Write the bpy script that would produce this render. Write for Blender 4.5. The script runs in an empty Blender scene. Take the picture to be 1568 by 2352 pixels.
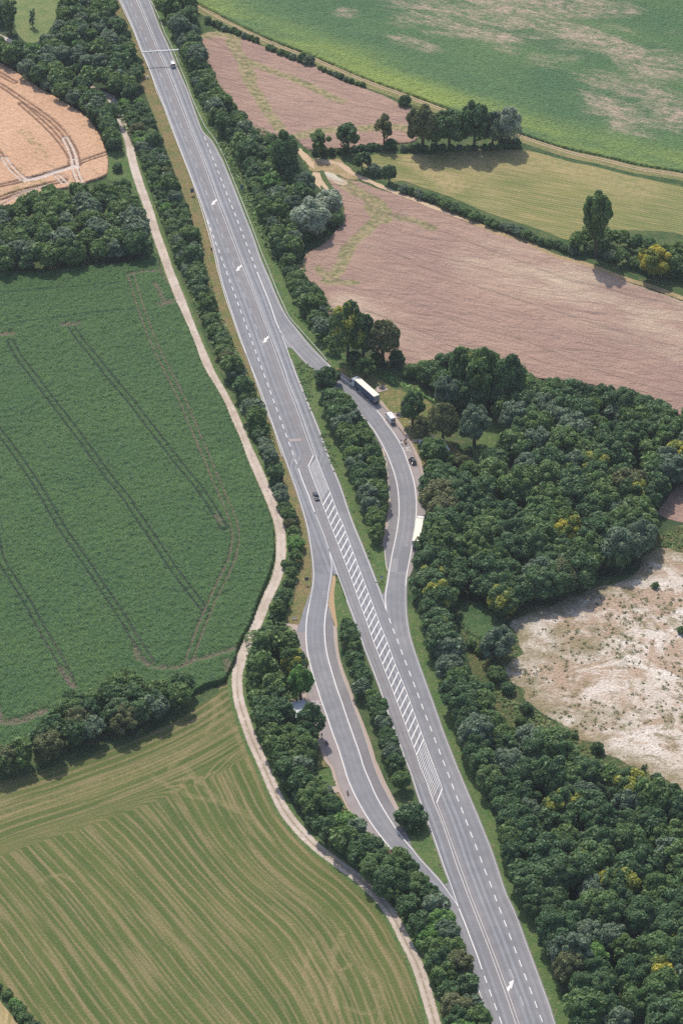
import bpy, bmesh, math, random
import numpy as np
from mathutils import Vector, Matrix

# ---------------------------------------------------------------- camera, sky, sun, exposure
scene = bpy.context.scene
C = scene.collection
FL, TH, H = 7640.0, math.radians(36.2), 703.0      # focal length in picture units (1568 x 2352), tilt, height
YC = H / math.tan(TH)
cam_d = bpy.data.cameras.new("camera")
cam = bpy.data.objects.new("camera", cam_d); C.objects.link(cam)
cam_d.sensor_fit = 'VERTICAL'; cam_d.sensor_height = 36.0; cam_d.sensor_width = 24.0
cam_d.lens = 36.0 * FL / 2352.0
cam_d.clip_start = 5.0; cam_d.clip_end = 6000.0
cam.location = (0, -YC, H)
cam.rotation_euler = (math.pi / 2 - TH, 0, 0)
scene.camera = cam

SUN = Vector((-0.94, 3.0, 4.0)).normalized()        # towards the sun
world = bpy.data.worlds.new("World"); scene.world = world
world.use_nodes = True
wn = world.node_tree.nodes; wl = world.node_tree.links
bg = wn['Background']
sky = wn.new('ShaderNodeTexSky'); sky.sky_type = 'NISHITA'; sky.sun_disc = False
sky.sun_elevation = math.asin(SUN.z); sky.sun_rotation = math.atan2(SUN.x, SUN.y)
sky.dust_density = 2.0; sky.air_density = 1.0
wl.new(sky.outputs[0], bg.inputs[0]); bg.inputs[1].default_value = 0.15
sun_d = bpy.data.lights.new("sun", 'SUN'); sun_d.energy = 3.45; sun_d.angle = math.radians(0.9)
sun_d.color = (1.0, 0.93, 0.82)
sun = bpy.data.objects.new("sun", sun_d); C.objects.link(sun)
sun.rotation_euler = SUN.to_track_quat('Z', 'Y').to_euler()
scene.view_settings.view_transform = 'Standard'; scene.view_settings.look = 'None'
scene.view_settings.gamma = 1.0; scene.view_settings.exposure = 0.30
scene.view_settings.use_curve_mapping = False
scene.cycles.max_bounces = 6; scene.cycles.diffuse_bounces = 3; scene.cycles.transparent_max_bounces = 8
scene.cycles.volume_bounces = 0
scene.cycles.use_denoising = False
rng = random.Random(7); NR = np.random.RandomState(11)

# ---------------------------------------------------------------- traced survey points -> ground positions
TILES = {'D': (0, 0, 1), 'R1': (0, 0, .5), 'R2': (784, 0, .5), 'R3': (0, 588, .5), 'R4': (784, 588, .5),
         'R5': (0, 1176, .5), 'R6': (784, 1176, .5), 'R7': (0, 1764, .5), 'R8': (784, 1764, .5),
         'Z1': (245, 0, .25), 'Z2': (343, 294, .25), 'Z3': (441, 588, .25), 'Z4': (539, 882, .25),
         'Z5': (637, 1176, .25), 'Z6': (637, 1470, .25), 'Z7': (735, 1764, .25), 'Z8': (931, 2058, .25),
         'a': (784, 833, .15625), 'b': (882, 980, .15625), 'c': (857.5, 1163.75, .15625),
         'd': (1090.25, 2168.25, .15625), 'e': (428.75, 367.5, .1171875), 'f': (612.5, 1041.25, .15625),
         'g': (294, 61.25, .15625), 'h': (612.5, 1568, .125), 'i': (882, 980, .078125),
         'j': (673.75, 1298.5, .078125), 'k': (710.5, 1776.25, .078125), 'l': (857.5, 857.5, .0625),
         'm': (955.5, 980, .078125), 'n': (673.75, 281.75, .15625), 'o': (0, 0, .21875)}
def T(*a):
    """T('Z1', x,y, x,y, ..., 'Z2', x,y ...) -> list of survey points in picture units"""
    out = []; t = None; i = 0
    while i < len(a):
        if isinstance(a[i], str): t = TILES[a[i]]; i += 1; continue
        out.append((t[0] + a[i] * t[2], t[1] + a[i + 1] * t[2])); i += 2
    return out
ct, st = math.cos(TH), math.sin(TH)
def G(p, z=0.0):
    u = p[0] - 784.0; v = p[1] - 1176.0
    t = (H - z) / (FL * st + v * ct)
    return (t * u, -YC + t * (FL * ct - v * st))
def GG(pts, z=0.0): return np.array([G(p, z) for p in pts])
def PR(x, y, z=0.0):
    dy = y + YC; dz = z - H
    f = dy * ct - dz * st; d = -(dy * st + dz * ct)
    return 784 + FL * x / f, 1176 + FL * d / f
def smooth(pts, n=6, closed=False):
    P = [np.array(p, float) for p in pts]; m = len(P); out = []
    rngi = range(m if closed else m - 1)
    for i in rngi:
        if closed: p0, p1, p2, p3 = P[i - 1], P[i], P[(i + 1) % m], P[(i + 2) % m]
        else:
            p1, p2 = P[i], P[i + 1]
            p0 = P[i - 1] if i > 0 else 2 * p1 - p2
            p3 = P[i + 2] if i + 2 < m else 2 * p2 - p1
        # centripetal
        t1 = max(np.linalg.norm(p1 - p0), 1e-6) ** .5; t2 = t1 + max(np.linalg.norm(p2 - p1), 1e-6) ** .5
        t3 = t2 + max(np.linalg.norm(p3 - p2), 1e-6) ** .5
        for k in range(n):
            t = t1 + (t2 - t1) * k / n
            A1 = (t1 - t) / t1 * p0 + t / t1 * p1
            A2 = (t2 - t) / (t2 - t1) * p1 + (t - t1) / (t2 - t1) * p2
            A3 = (t3 - t) / (t3 - t2) * p2 + (t - t2) / (t3 - t2) * p3
            B1 = (t2 - t) / t2 * A1 + t / t2 * A2
            B2 = (t3 - t) / (t3 - t1) * A2 + (t - t1) / (t3 - t1) * A3
            out.append((t2 - t) / (t2 - t1) * B1 + (t - t1) / (t2 - t1) * B2)
    if not closed: out.append(P[-1])
    return np.array(out)
def line(pts, n=5): return smooth(GG(pts), n)               # traced open line -> smooth ground polyline
def extend(L, a, b):
    """lengthen a ground polyline at its start by a metres and at its end by b"""
    L = np.array(L)
    if a: d = L[0] - L[3]; L = np.vstack([L[0] + d / np.linalg.norm(d) * a, L])
    if b: d = L[-1] - L[-4]; L = np.vstack([L, L[-1] + d / np.linalg.norm(d) * b])
    return L
def normals(L):
    d = np.gradient(L, axis=0); d /= np.linalg.norm(d, axis=1)[:, None] + 1e-9
    return np.stack([-d[:, 1], d[:, 0]], 1)                   # left of travel
def offset(L, o): return L + normals(L) * o
def resample(L, step):
    s = np.r_[0, np.cumsum(np.linalg.norm(np.diff(L, axis=0), axis=1))]
    n = max(2, int(s[-1] / step) + 1); q = np.linspace(0, s[-1], n)
    return np.stack([np.interp(q, s, L[:, 0]), np.interp(q, s, L[:, 1])], 1)
def seg_dist(P, L, signed=False):
    """distance of points P to polyline L (and signed side / arc length of the nearest spot)"""
    best = np.full(len(P), 1e9); side = np.zeros(len(P)); arc = np.zeros(len(P)); s0 = 0
    for a, b in zip(L[:-1], L[1:]):
        d = b - a; l2 = d @ d
        if l2 < 1e-9: continue
        r = P - a; t = np.clip((r @ d) / l2, 0, 1)
        q = r - t[:, None] * d; dd = np.hypot(q[:, 0], q[:, 1])
        m = dd < best; best[m] = dd[m]
        if signed:
            cr = d[0] * r[:, 1] - d[1] * r[:, 0]
            side[m] = np.sign(cr[m]); arc[m] = s0 + t[m] * math.sqrt(l2)
        s0 += math.sqrt(l2)
    return (best * side, arc) if signed else best
def inside(P, poly):
    x, y = P[:, 0], P[:, 1]; c = np.zeros(len(P), bool); n = len(poly)
    for i in range(n):
        x1, y1 = poly[i - 1]; x2, y2 = poly[i]
        if y1 == y2: continue
        m = (y1 > y) != (y2 > y)
        c ^= m & (x < (x2 - x1) * (y - y1) / (y2 - y1) + x1)
    return c
def snap(P, poly):
    best = np.full(len(P), 1e9); out = P.copy(); n = len(poly)
    for i in range(n):
        a = poly[i - 1]; d = poly[i] - a; l2 = d @ d
        if l2 < 1e-9: continue
        t = np.clip(((P - a) @ d) / l2, 0, 1); q = a + t[:, None] * d
        dd = np.hypot(*(P - q).T); m = dd < best; best[m] = dd[m]; out[m] = q[m]
    return out
def vnoise(P, scale, seed=0, oct=2):
    """cheap value noise on the plane, 0..1"""
    tot = np.zeros(len(P)); amp = 1; s = 0
    for o in range(oct):
        Q = P / scale + seed * 17.3 + o * 5.1; i = np.floor(Q).astype(np.int64); f = Q - i; f = f * f * (3 - 2 * f)
        def h(ix, iy):
            n = (ix * 374761393 + iy * 668265263 + seed * 1013) & 0x7fffffff
            n = ((n ^ (n >> 13)) * 1274126177) & 0x7fffffff
            return ((n ^ (n >> 16)) & 0xffff) / 65535.0
        v = (h(i[:, 0], i[:, 1]) * (1 - f[:, 0]) + h(i[:, 0] + 1, i[:, 1]) * f[:, 0]) * (1 - f[:, 1]) + \
            (h(i[:, 0], i[:, 1] + 1) * (1 - f[:, 0]) + h(i[:, 0] + 1, i[:, 1] + 1) * f[:, 0]) * f[:, 1]
        tot += v * amp; s += amp; amp *= .5; scale *= .5
    return tot / s

# ---------------------------------------------------------------- materials
def mat(name):
    m = bpy.data.materials.new(name); m.use_nodes = True
    return m, m.node_tree.nodes, m.node_tree.links, m.node_tree.nodes['Principled BSDF']
def plain(name, col, rough=.6, metal=0.0, spec=.3, var=0.0, scale=3.0):
    m, n, l, b = mat(name)
    b.inputs['Base Color'].default_value = (*col, 1); b.inputs['Roughness'].default_value = rough
    b.inputs['Metallic'].default_value = metal; b.inputs['Specular IOR Level'].default_value = spec
    if var:
        t = n.new('ShaderNodeTexNoise'); t.inputs['Scale'].default_value = scale; t.inputs['Detail'].default_value = 4
        g = n.new('ShaderNodeNewGeometry'); l.new(g.outputs['Position'], t.inputs['Vector'])
        r = n.new('ShaderNodeMix'); r.data_type = 'RGBA'
        r.inputs[6].default_value = (*[c * (1 - var) for c in col], 1); r.inputs[7].default_value = (*[min(1, c * (1 + var)) for c in col], 1)
        l.new(t.outputs['Fac'], r.inputs[0]); l.new(r.outputs[2], b.inputs['Base Color'])
    return m
class NB:
    """small node-graph helper for ground materials"""
    def __init__(s, name, rough=.95, spec=.1):
        s.m, s.n, s.l, s.b = mat(name)
        s.b.inputs['Roughness'].default_value = rough; s.b.inputs['Specular IOR Level'].default_value = spec
        s.pos = s.n.new('ShaderNodeNewGeometry').outputs['Position']
    def rgb(s, c):
        n = s.n.new('ShaderNodeRGB'); n.outputs[0].default_value = (*c, 1); return n.outputs[0]
    def mapping(s, rot=0, sx=1, sy=1):
        n = s.n.new('ShaderNodeMapping'); n.vector_type = 'POINT'
        r = s.n.new('ShaderNodeVectorRotate'); r.rotation_type = 'Z_AXIS'; r.inputs['Angle'].default_value = -rot
        s.l.new(s.pos, r.inputs['Vector']); s.l.new(r.outputs[0], n.inputs['Vector'])
        n.inputs['Scale'].default_value = (sx, sy, 1); return n.outputs[0]
    def noise(s, scale, detail=3, lo=.35, hi=.65, rot=0, sx=1, sy=1, dist=0, rough=.55):
        t = s.n.new('ShaderNodeTexNoise'); t.inputs['Scale'].default_value = scale; t.inputs['Detail'].default_value = detail
        t.inputs['Distortion'].default_value = dist; t.inputs['Roughness'].default_value = rough
        s.l.new(s.mapping(rot, sx, sy), t.inputs['Vector'])
        return s.rng(t.outputs['Fac'], lo, hi)
    def rng(s, v, lo, hi, a=0., b=1.):
        r = s.n.new('ShaderNodeMapRange'); r.interpolation_type = 'SMOOTHSTEP'
        r.inputs['From Min'].default_value = lo; r.inputs['From Max'].default_value = hi
        r.inputs['To Min'].default_value = a; r.inputs['To Max'].default_value = b
        s.l.new(v, r.inputs['Value']); return r.outputs[0]
    def attr(s, name):
        a = s.n.new('ShaderNodeAttribute'); a.attribute_name = name; return a.outputs['Fac']
    def math(s, op, a, b=None, c=None):
        n = s.n.new('ShaderNodeMath'); n.operation = op
        for k, v in enumerate((a, b, c)):
            if v is None: continue
            if isinstance(v, (int, float)): n.inputs[k].default_value = v
            else: s.l.new(v, n.inputs[k])
        return n.outputs[0]
    def mix(s, f, a, b):
        n = s.n.new('ShaderNodeMix'); n.data_type = 'RGBA'
        for k, v in ((0, f), (6, a), (7, b)):
            if isinstance(v, (int, float)): n.inputs[k].default_value = v
            elif isinstance(v, tuple): n.inputs[k].default_value = (*v, 1)
            else: s.l.new(v, n.inputs[k])
        return n.outputs[2]
    def mul(s, col, v, lo=.8, hi=1.2):
        """scale a colour by a 0..1 factor mapped to lo..hi"""
        k = s.rng2(v, lo, hi)
        n = s.n.new('ShaderNodeVectorMath'); n.operation = 'SCALE'
        s.l.new(col, n.inputs[0]); s.l.new(k, n.inputs['Scale']); return n.outputs[0]
    def rng2(s, v, a, b):
        r = s.n.new('ShaderNodeMapRange'); r.inputs['To Min'].default_value = a; r.inputs['To Max'].default_value = b
        s.l.new(v, r.inputs['Value']); return r.outputs[0]
    def done(s, col, bump=None, strength=.5, dist=.3):
        s.l.new(col, s.b.inputs['Base Color'])
        if bump is not None:
            b = s.n.new('ShaderNodeBump'); b.inputs['Strength'].default_value = strength; b.inputs['Distance'].default_value = dist
            s.l.new(bump, b.inputs['Height']); s.l.new(b.outputs[0], s.b.inputs['Normal'])
        return s.m

# ---------------------------------------------------------------- meshes
def link(name, me, m=None, parent=None, kind=None):
    o = bpy.data.objects.new(name, me); C.objects.link(o)
    if m is not None: me.materials.append(m)
    if parent is not None: o.parent = parent
    if kind: o['kind'] = kind
    return o
def arrays(name, V, F, attrs=None, smooth_=True):
    """mesh from numpy arrays; F is an (n,k) array of corner indices"""
    me = bpy.data.meshes.new(name); V = np.ascontiguousarray(V, np.float32); F = np.ascontiguousarray(F, np.int32)
    k = F.shape[1]
    me.vertices.add(len(V)); me.vertices.foreach_set('co', V.ravel())
    me.loops.add(F.size); me.loops.foreach_set('vertex_index', F.ravel())
    me.polygons.add(len(F)); me.polygons.foreach_set('loop_start', np.arange(0, F.size, k, dtype=np.int32))
    me.polygons.foreach_set('loop_total', np.full(len(F), k, np.int32))
    me.polygons.foreach_set('use_smooth', np.full(len(F), smooth_))
    me.update(calc_edges=True)
    for kk, v in (attrs or {}).items():
        a = me.attributes.new(kk, 'FLOAT', 'POINT'); a.data.foreach_set('value', np.ascontiguousarray(v, np.float32))
    return me
def region(name, poly, cell, z, m, fn=None, kind='structure', parent=None):
    """sheet over a ground polygon; fn(P, edge_distance) -> (height array or None, attributes)"""
    poly = np.array(poly); lo = poly.min(0) - cell; hi = poly.max(0) + cell
    nx = int((hi[0] - lo[0]) / cell) + 2; ny = int((hi[1] - lo[1]) / cell) + 2
    X, Y = np.meshgrid(lo[0] + np.arange(nx) * cell, lo[1] + np.arange(ny) * cell)
    P = np.stack([X.ravel(), Y.ravel()], 1); ins = inside(P, poly)
    I = ins.reshape(ny, nx)
    keep = I[:-1, :-1] | I[1:, :-1] | I[:-1, 1:] | I[1:, 1:]
    jj, ii = np.nonzero(keep); a = jj * nx + ii
    F = np.stack([a, a + 1, a + nx + 1, a + nx], 1)
    used = np.unique(F); mp = np.full(nx * ny, -1); mp[used] = np.arange(len(used)); F = mp[F]
    P = P[used]; out = ~ins[used]; P[out] = snap(P[out], poly)
    zz = np.full(len(P), float(z)); at = {}
    if fn:
        h, at = fn(P, out)
        if h is not None: h = h.copy(); h[out] = 0; zz = zz + h
    me = arrays(name, np.c_[P, zz], F, at)
    return link(name, me, m, parent, kind)
def ribbon_mesh(name, L, w, z, m, parent=None, kind=None, attrs=None):
    L = np.array(L); nn = normals(L); w = np.broadcast_to(w, (len(L),))[:, None]
    V = np.empty((len(L) * 2, 3)); V[0::2, :2] = L + nn * w / 2; V[1::2, :2] = L - nn * w / 2; V[:, 2] = z
    i = np.arange(len(L) - 1) * 2; F = np.stack([i, i + 1, i + 3, i + 2], 1)
    return link(name, arrays(name, V, F), m, parent, kind)
def polys_mesh(name, polys, z, m, parent=None, kind=None):
    V = []; F = []; 
    for p in polys:
        b = len(V); V += [(q[0], q[1], z) for q in p]; F.append(list(range(b, b + len(p))))
    me = bpy.data.meshes.new(name); me.from_pydata(V, [], F); me.update()
    bm = bmesh.new(); bm.from_mesh(me); bmesh.ops.recalc_face_normals(bm, faces=bm.faces)
    for f in bm.faces:
        if f.normal.z < 0: f.normal_flip()
    bm.to_mesh(me); bm.free()
    return link(name, me, m, parent, kind)
def tag(o, label=None, cat=None, group=None, kind=None):
    if label: o['label'] = label
    if cat: o['category'] = cat
    if group: o['group'] = group
    if kind: o['kind'] = kind
    return o
def empty(name, loc, rz=0.0):
    o = bpy.data.objects.new(name, None); C.objects.link(o); o.location = loc; o.rotation_euler = (0, 0, rz); return o

# ---------------------------------------------------------------- ground materials
def grass_mat(name, a, b, c, s=1.0, bump=.35):
    k = NB(name)
    col = k.mix(k.noise(.09 * s, 4), a, b)
    col = k.mix(k.noise(.35 * s, 4, .5, .72), col, c)
    col = k.mul(col, k.noise(1.3, 3, .25, .75), .72, 1.28)
    return k.done(col, k.noise(1.6, 3, .3, .7), bump, .5)
m_rough = grass_mat('rough grass', (.045, .085, .032), (.085, .115, .045), (.13, .13, .06))
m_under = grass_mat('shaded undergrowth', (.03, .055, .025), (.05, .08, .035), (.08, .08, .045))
m_verge_dry = grass_mat('dry verge grass', (.135, .145, .055), (.20, .155, .075), (.26, .18, .10), 1.6)
m_verge_green = grass_mat('green verge grass', (.07, .125, .04), (.10, .145, .05), (.16, .155, .075), 1.6)
m_lawn = grass_mat('rest area lawn', (.12, .145, .05), (.18, .165, .065), (.27, .20, .10), 1.5)
m_weeds = grass_mat('tall weeds', (.045, .10, .035), (.075, .13, .05), (.12, .15, .07), 2.0, .6)

def maize_mat():
    k = NB('maize crop', .7, .25); rot = math.radians(118)
    col = k.mix(k.noise(.03, 3, .3, .7), (.048, .114, .028), (.064, .134, .030))
    col = k.mix(k.math('MULTIPLY', k.noise(.055, 4, .56, .74), .8), col, (.070, .150, .035))
    sp = k.noise(1.0, 3, .45, .7, rot, .55, 1.5, 0, .7)
    col = k.mix(k.math('MULTIPLY', sp, .6), col, (.115, .185, .070))
    dk = k.noise(1.15, 2, .50, .36, rot, .45, 1.4, 0, .6)
    col = k.mix(k.math('MULTIPLY', dk, .72), col, (.020, .058, .030))
    rows = k.n.new('ShaderNodeTexWave'); rows.inputs['Scale'].default_value = .36; rows.inputs['Distortion'].default_value = .8
    rows.inputs['Detail'].default_value = 2; rows.bands_direction = 'Y'
    k.l.new(k.mapping(rot, 1, 1), rows.inputs['Vector'])
    col = k.mul(col, rows.outputs['Fac'], .82, 1.2)
    soil = k.attr('soil'); tr = k.attr('tramline')
    col = k.mix(k.math('MULTIPLY', k.rng(tr, .05, .75), k.noise(.25, 3, .05, .45)), col, (.022, .045, .028))
    s2 = k.math('MULTIPLY', k.rng(k.math('MULTIPLY', soil, k.noise(.6, 5, .15, .75)), .15, .62), .85)
    col = k.mix(s2, col, (.185, .142, .10))
    return k.done(col, k.noise(1.3, 4, .2, .8, rot, .6, 1.4), .8, 1.2)
def rape_mat():
    k = NB('ripe rapeseed', .9, .1); rot = math.radians(-24)
    col = k.mix(k.noise(.022, 4, .35, .68), (.283, .186, .150), (.33, .220, .168))
    sw = k.noise(.085, 5, .5, .8, rot, .38, 1.3, 2.2, .62)
    col = k.mix(k.math('MULTIPLY', sw, .3), col, (.47, .36, .28))
    dk = k.noise(.12, 5, .5, .32, rot, .42, 1.35, 2.5, .65)
    col = k.mix(k.math('MULTIPLY', dk, .35), col, (.25, .17, .15))
    col = k.mix(k.math('MULTIPLY', k.attr('pale'), k.noise(.06, 4, .3, .7, rot, .5, 1.3)), col, (.50, .40, .29))
    col = k.mul(col, k.noise(1.6, 3, .25, .75), .82, 1.18)
    wd = k.math('MULTIPLY', k.rng(k.math('MULTIPLY', k.attr('weeds'), k.noise(.4, 5, .1, .75)), .05, .5), .85)
    wcol = k.mix(k.noise(.5, 4, .4, .6), (.16, .17, .07), (.31, .255, .14))
    col = k.mix(wd, col, wcol)
    col = k.mix(k.math('MULTIPLY', k.math('MULTIPLY', k.rng(k.attr('tramline'), .0, .8), .6), k.noise(.3, 3, .15, .6)), col, (.16, .115, .095))
    col = k.mix(k.rng(k.math('MULTIPLY', k.attr('soil'), k.noise(.6, 3, .1, .6)), .2, .6), col, (.45, .35, .25))
    h = k.math('ADD', k.noise(.11, 5, .3, .75, rot, .42, 1.35, 2.4, .6), k.math('MULTIPLY', k.noise(.9, 3, .2, .8), .25))
    return k.done(col, h, .5, 1.7)
def wheat_mat():
    k = NB('ripe wheat', .9, .1); rot = math.radians(-52)
    col = k.mix(k.noise(.03, 3, .3, .7), (.49, .30, .19), (.53, .335, .215))
    col = k.mix(k.math('MULTIPLY', k.noise(.22, 4, .56, .74, rot, .16, 1.2), .55), col, (.30, .19, .115))
    col = k.mul(col, k.noise(1.8, 3, .25, .75, rot, .5, 1.3), .84, 1.16)
    col = k.mix(k.math('MULTIPLY', k.rng(k.math('MULTIPLY', k.attr('weeds'), k.noise(.6, 5, .3, .75)), .15, .8), .7), col, (.22, .19, .07))
    col = k.mix(k.math('MULTIPLY', k.rng(k.attr('tramline'), .1, .8), k.noise(.3, 3, .15, .5)), col, (.20, .12, .085))
    col = k.mix(k.rng(k.math('MULTIPLY', k.attr('soil'), k.noise(.6, 3, .1, .5)), .2, .6), col, (.55, .46, .40))
    return k.done(col, k.noise(.8, 4, .2, .8, rot, .4, 1.2), .6, 1.0)
def mown_mat(name, g1, g2, tan, dark, sc):
    """mown field; swaths follow the phi coordinate stored on the sheet"""
    k = NB(name, .95, .1)
    cv = k.n.new('ShaderNodeCombineXYZ'); k.l.new(k.attr('phi'), cv.inputs[0])
    k.l.new(k.math('MULTIPLY', k.attr('psi'), .045), cv.inputs[1])
    def st(scale, lo, hi, d=2):
        t = k.n.new('ShaderNodeTexNoise'); t.inputs['Scale'].default_value = scale * sc; t.inputs['Detail'].default_value = d
        k.l.new(cv.outputs[0], t.inputs['Vector']); return k.rng(t.outputs['Fac'], lo, hi)
    w = k.math('SINE', k.math('ADD', k.math('MULTIPLY', k.attr('phi'), 2 * math.pi / 3.1 * sc),
               k.math('MULTIPLY', k.noise(.04, 3, 0, 1), 2.2)))
    w = k.rng(w, .35, .98)
    col = k.mix(k.noise(.018, 3, .3, .7), g1, g2)
    col = k.mix(k.math('MULTIPLY', st(.30, .42, .62), .6), col, dark)
    col = k.mix(k.math('MULTIPLY', st(.5, .5, .68), .6), col, tan)
    wt = k.math('MULTIPLY', w, k.noise(.07, 4, .2, .55))
    col = k.mix(k.math('MULTIPLY', wt, .56), col, tan)
    col = k.mix(k.math('MULTIPLY', k.rng(k.attr('dry'), .05, .95), k.noise(.35, 4, .2, .65)), col, tuple(c * 1.15 for c in tan))
    col = k.mix(k.math('MULTIPLY', k.noise(.3, 4, .55, .75), .35), col, (.17, .13, .075))
    col = k.mul(col, k.noise(1.5, 3, .25, .75), .82, 1.18)
    return k.done(col, k.noise(1.4, 3, .2, .8), .4, .4)
def sparse_maize_mat():
    k = NB('patchy maize', .8, .2); rot = math.radians(-26)
    col = k.mix(k.noise(.03, 4, .35, .65, rot, .5, 1.2), (.058, .125, .052), (.085, .155, .056))
    yl = k.math('MULTIPLY', k.rng(k.attr('edge'), .0, 1.), k.noise(.035, 4, .3, .62, rot, .35, 1.2))
    col = k.mix(k.math('MULTIPLY', yl, .9), col, (.21, .27, .06))
    br = k.math('ADD', k.attr('bare'), k.math('MULTIPLY', k.math('SUBTRACT', k.noise(.06, 8, .2, .8, rot, .5, 1.5, .8, .78), .5), 1.25))
    col = k.mix(k.math('MULTIPLY', k.math('MULTIPLY', k.rng(br, .5, 1.3), k.noise(.3, 6, .3, .62, rot, .7, 1.3, 0, .75)), .9), col, (.44, .32, .25))
    col = k.mul(col, k.noise(.9, 4, .25, .75, rot, .7, 1.2, 0, .7), .62, 1.4)
    return k.done(col, k.noise(1.0, 4, .2, .8), .7, 1.0)
def chalk_mat():
    k = NB('bare chalk soil', .95, .1); rot = math.radians(-20)
    col = k.mix(k.noise(.035, 6, .40, .60, rot, .9, 1.1, 0, .7), (.54, .46, .385), (.64, .57, .50))
    col = k.mix(k.math('MULTIPLY', k.noise(.06, 7, .45, .57, rot, .9, 1.1, .6, .75), .85), col, (.36, .25, .17))
    col = k.mix(k.math('MULTIPLY', k.noise(.09, 8, .51, .61, rot, .9, 1.15, .6, .8), .8), col, (.19, .165, .085))
    col = k.mix(k.math('MULTIPLY', k.attr('edge'), k.noise(.15, 5, .25, .6)), col, (.24, .20, .115))
    col = k.mix(k.noise(.45, 5, .57, .66, 0, 1, 1, 0, .75), col, (.15, .135, .07))
    col = k.mul(col, k.noise(1.1, 4, .2, .8, rot, .8, 1.3, 0, .7), .62, 1.3)
    return k.done(col, k.noise(1.2, 5, .2, .8), .6, .5)
def dirt_mat():
    k = NB('gravel track', .95, .1)
    col = k.mix(k.noise(.12, 4, .35, .65), (.43, .355, .30), (.53, .45, .39))
    col = k.mix(k.math('MULTIPLY', k.noise(.5, 4, .52, .7), .5), col, (.30, .24, .19))
    col = k.mix(k.math('MULTIPLY', k.attr('ridge'), k.noise(.6, 4, .25, .55)), col, (.25, .195, .13))
    col = k.mix(k.math('MULTIPLY', k.attr('edge'), k.noise(.9, 3, .4, .6)), col, (.17, .16, .075))
    return k.done(col, k.noise(2.0, 4, .2, .8), .4, .2)
def asphalt_mat(name, a, b, seams=True, lanes=False, tracks=()):
    k = NB(name, .85, .25)
    col = k.mix(k.noise(.035, 3, .35, .65), a, b)
    if lanes:
        lat = k.attr('lat')
        def g(c, w, off=0): 
            d = k.math('DIVIDE', k.math('SUBTRACT', lat, c), w)
            return k.math('EXPONENT', k.math('MULTIPLY', k.math('MULTIPLY', d, d), -1.0))
        s = None
        for c, w, amp in ((-6.35, .42, .9), (-4.55, .34, 1.), (-8.3, .4, .3), (-2.7, .3, .45), (-1.0, .3, .45), (1.5, .4, .9), (3.25, .4, .8), (5.3, .4, .4)):
            q = k.math('MULTIPLY', g(c, w), amp); s = q if s is None else k.math('ADD', s, q)
        s = k.math('MULTIPLY', s, k.noise(.05, 2, .2, .6, math.radians(104), .25, 1))
        dkl = None
        for c, w, amp in ((-5.5, .4, .8), (2.4, .45, .9), (-7.3, .4, .5)):
            q = k.math('MULTIPLY', g(c, w), amp); dkl = q if dkl is None else k.math('ADD', dkl, q)
        mid = g(-1.7, 1.5)
        col = k.mix(k.math('MULTIPLY', k.math('MULTIPLY', mid, k.attr('mid')), .7), col, (.205, .185, .182))
        col = k.mix(k.math('MULTIPLY', dkl, .45), col, (.135, .135, .155))
        col = k.mix(k.math('MULTIPLY', s, .75), col, (.285, .295, .32))
    if tracks:
        lat = k.attr('lat'); s = None
        for c in tracks:
            d = k.math('DIVIDE', k.math('SUBTRACT', lat, c), .38); q = k.math('EXPONENT', k.math('MULTIPLY', k.math('MULTIPLY', d, d), -1.0)); s = q if s is None else k.math('ADD', s, q)
        col = k.mix(k.math('MULTIPLY', k.math('MULTIPLY', s, k.noise(.04, 3, .2, .6)), .5), col, tuple(x * .74 for x in a))
    st_ = k.noise(.5, 5, .63, .74, 0, 1, 1, 0, .7); col = k.mix(k.math('MULTIPLY', st_, .35), col, tuple(x * .6 for x in a))
    ln = k.noise(.12, 3, .62, .7, math.radians(104), .1, 3.0); col = k.mix(k.math('MULTIPLY', ln, .3), col, tuple(x * .7 for x in a))
    col = k.mul(col, k.noise(.25, 4, .3, .7), .93, 1.07)
    col = k.mul(col, k.noise(3.0, 2, .2, .8), .95, 1.05)
    return k.done(col, k.noise(4, 2, .2, .8), .1, .05)
m_road = asphalt_mat('main road asphalt', (.175, .175, .19), (.20, .198, .21), lanes=True)
m_slip = asphalt_mat('slip road asphalt', (.20, .20, .217), (.232, .228, .238), tracks=(1.3, 3.1, 5.0))
m_bay = asphalt_mat('parking bay paving', (.255, .22, .215), (.29, .25, .24))
m_lay = asphalt_mat('dark lay-by asphalt', (.17, .16, .168), (.21, .198, .2))
m_slab = plain('paving slabs', (.36, .285, .24), .9, var=.15, scale=.8)
m_kerb = plain('kerb stone', (.42, .38, .34), .9, var=.1)
m_kerbd = plain('dark kerb stone', (.20, .165, .14), .9, var=.1)
m_white = plain('white road paint', (.68, .655, .63), .6, var=.07, scale=.7)
m_white2 = plain('worn white road paint', (.52, .49, .48), .7, var=.18, scale=.9)
m_patch = plain('repaired asphalt', (.178, .178, .195), .9, var=.06)
m_patchl = plain('pale asphalt strip', (.33, .27, .26), .9, var=.1)

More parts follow.
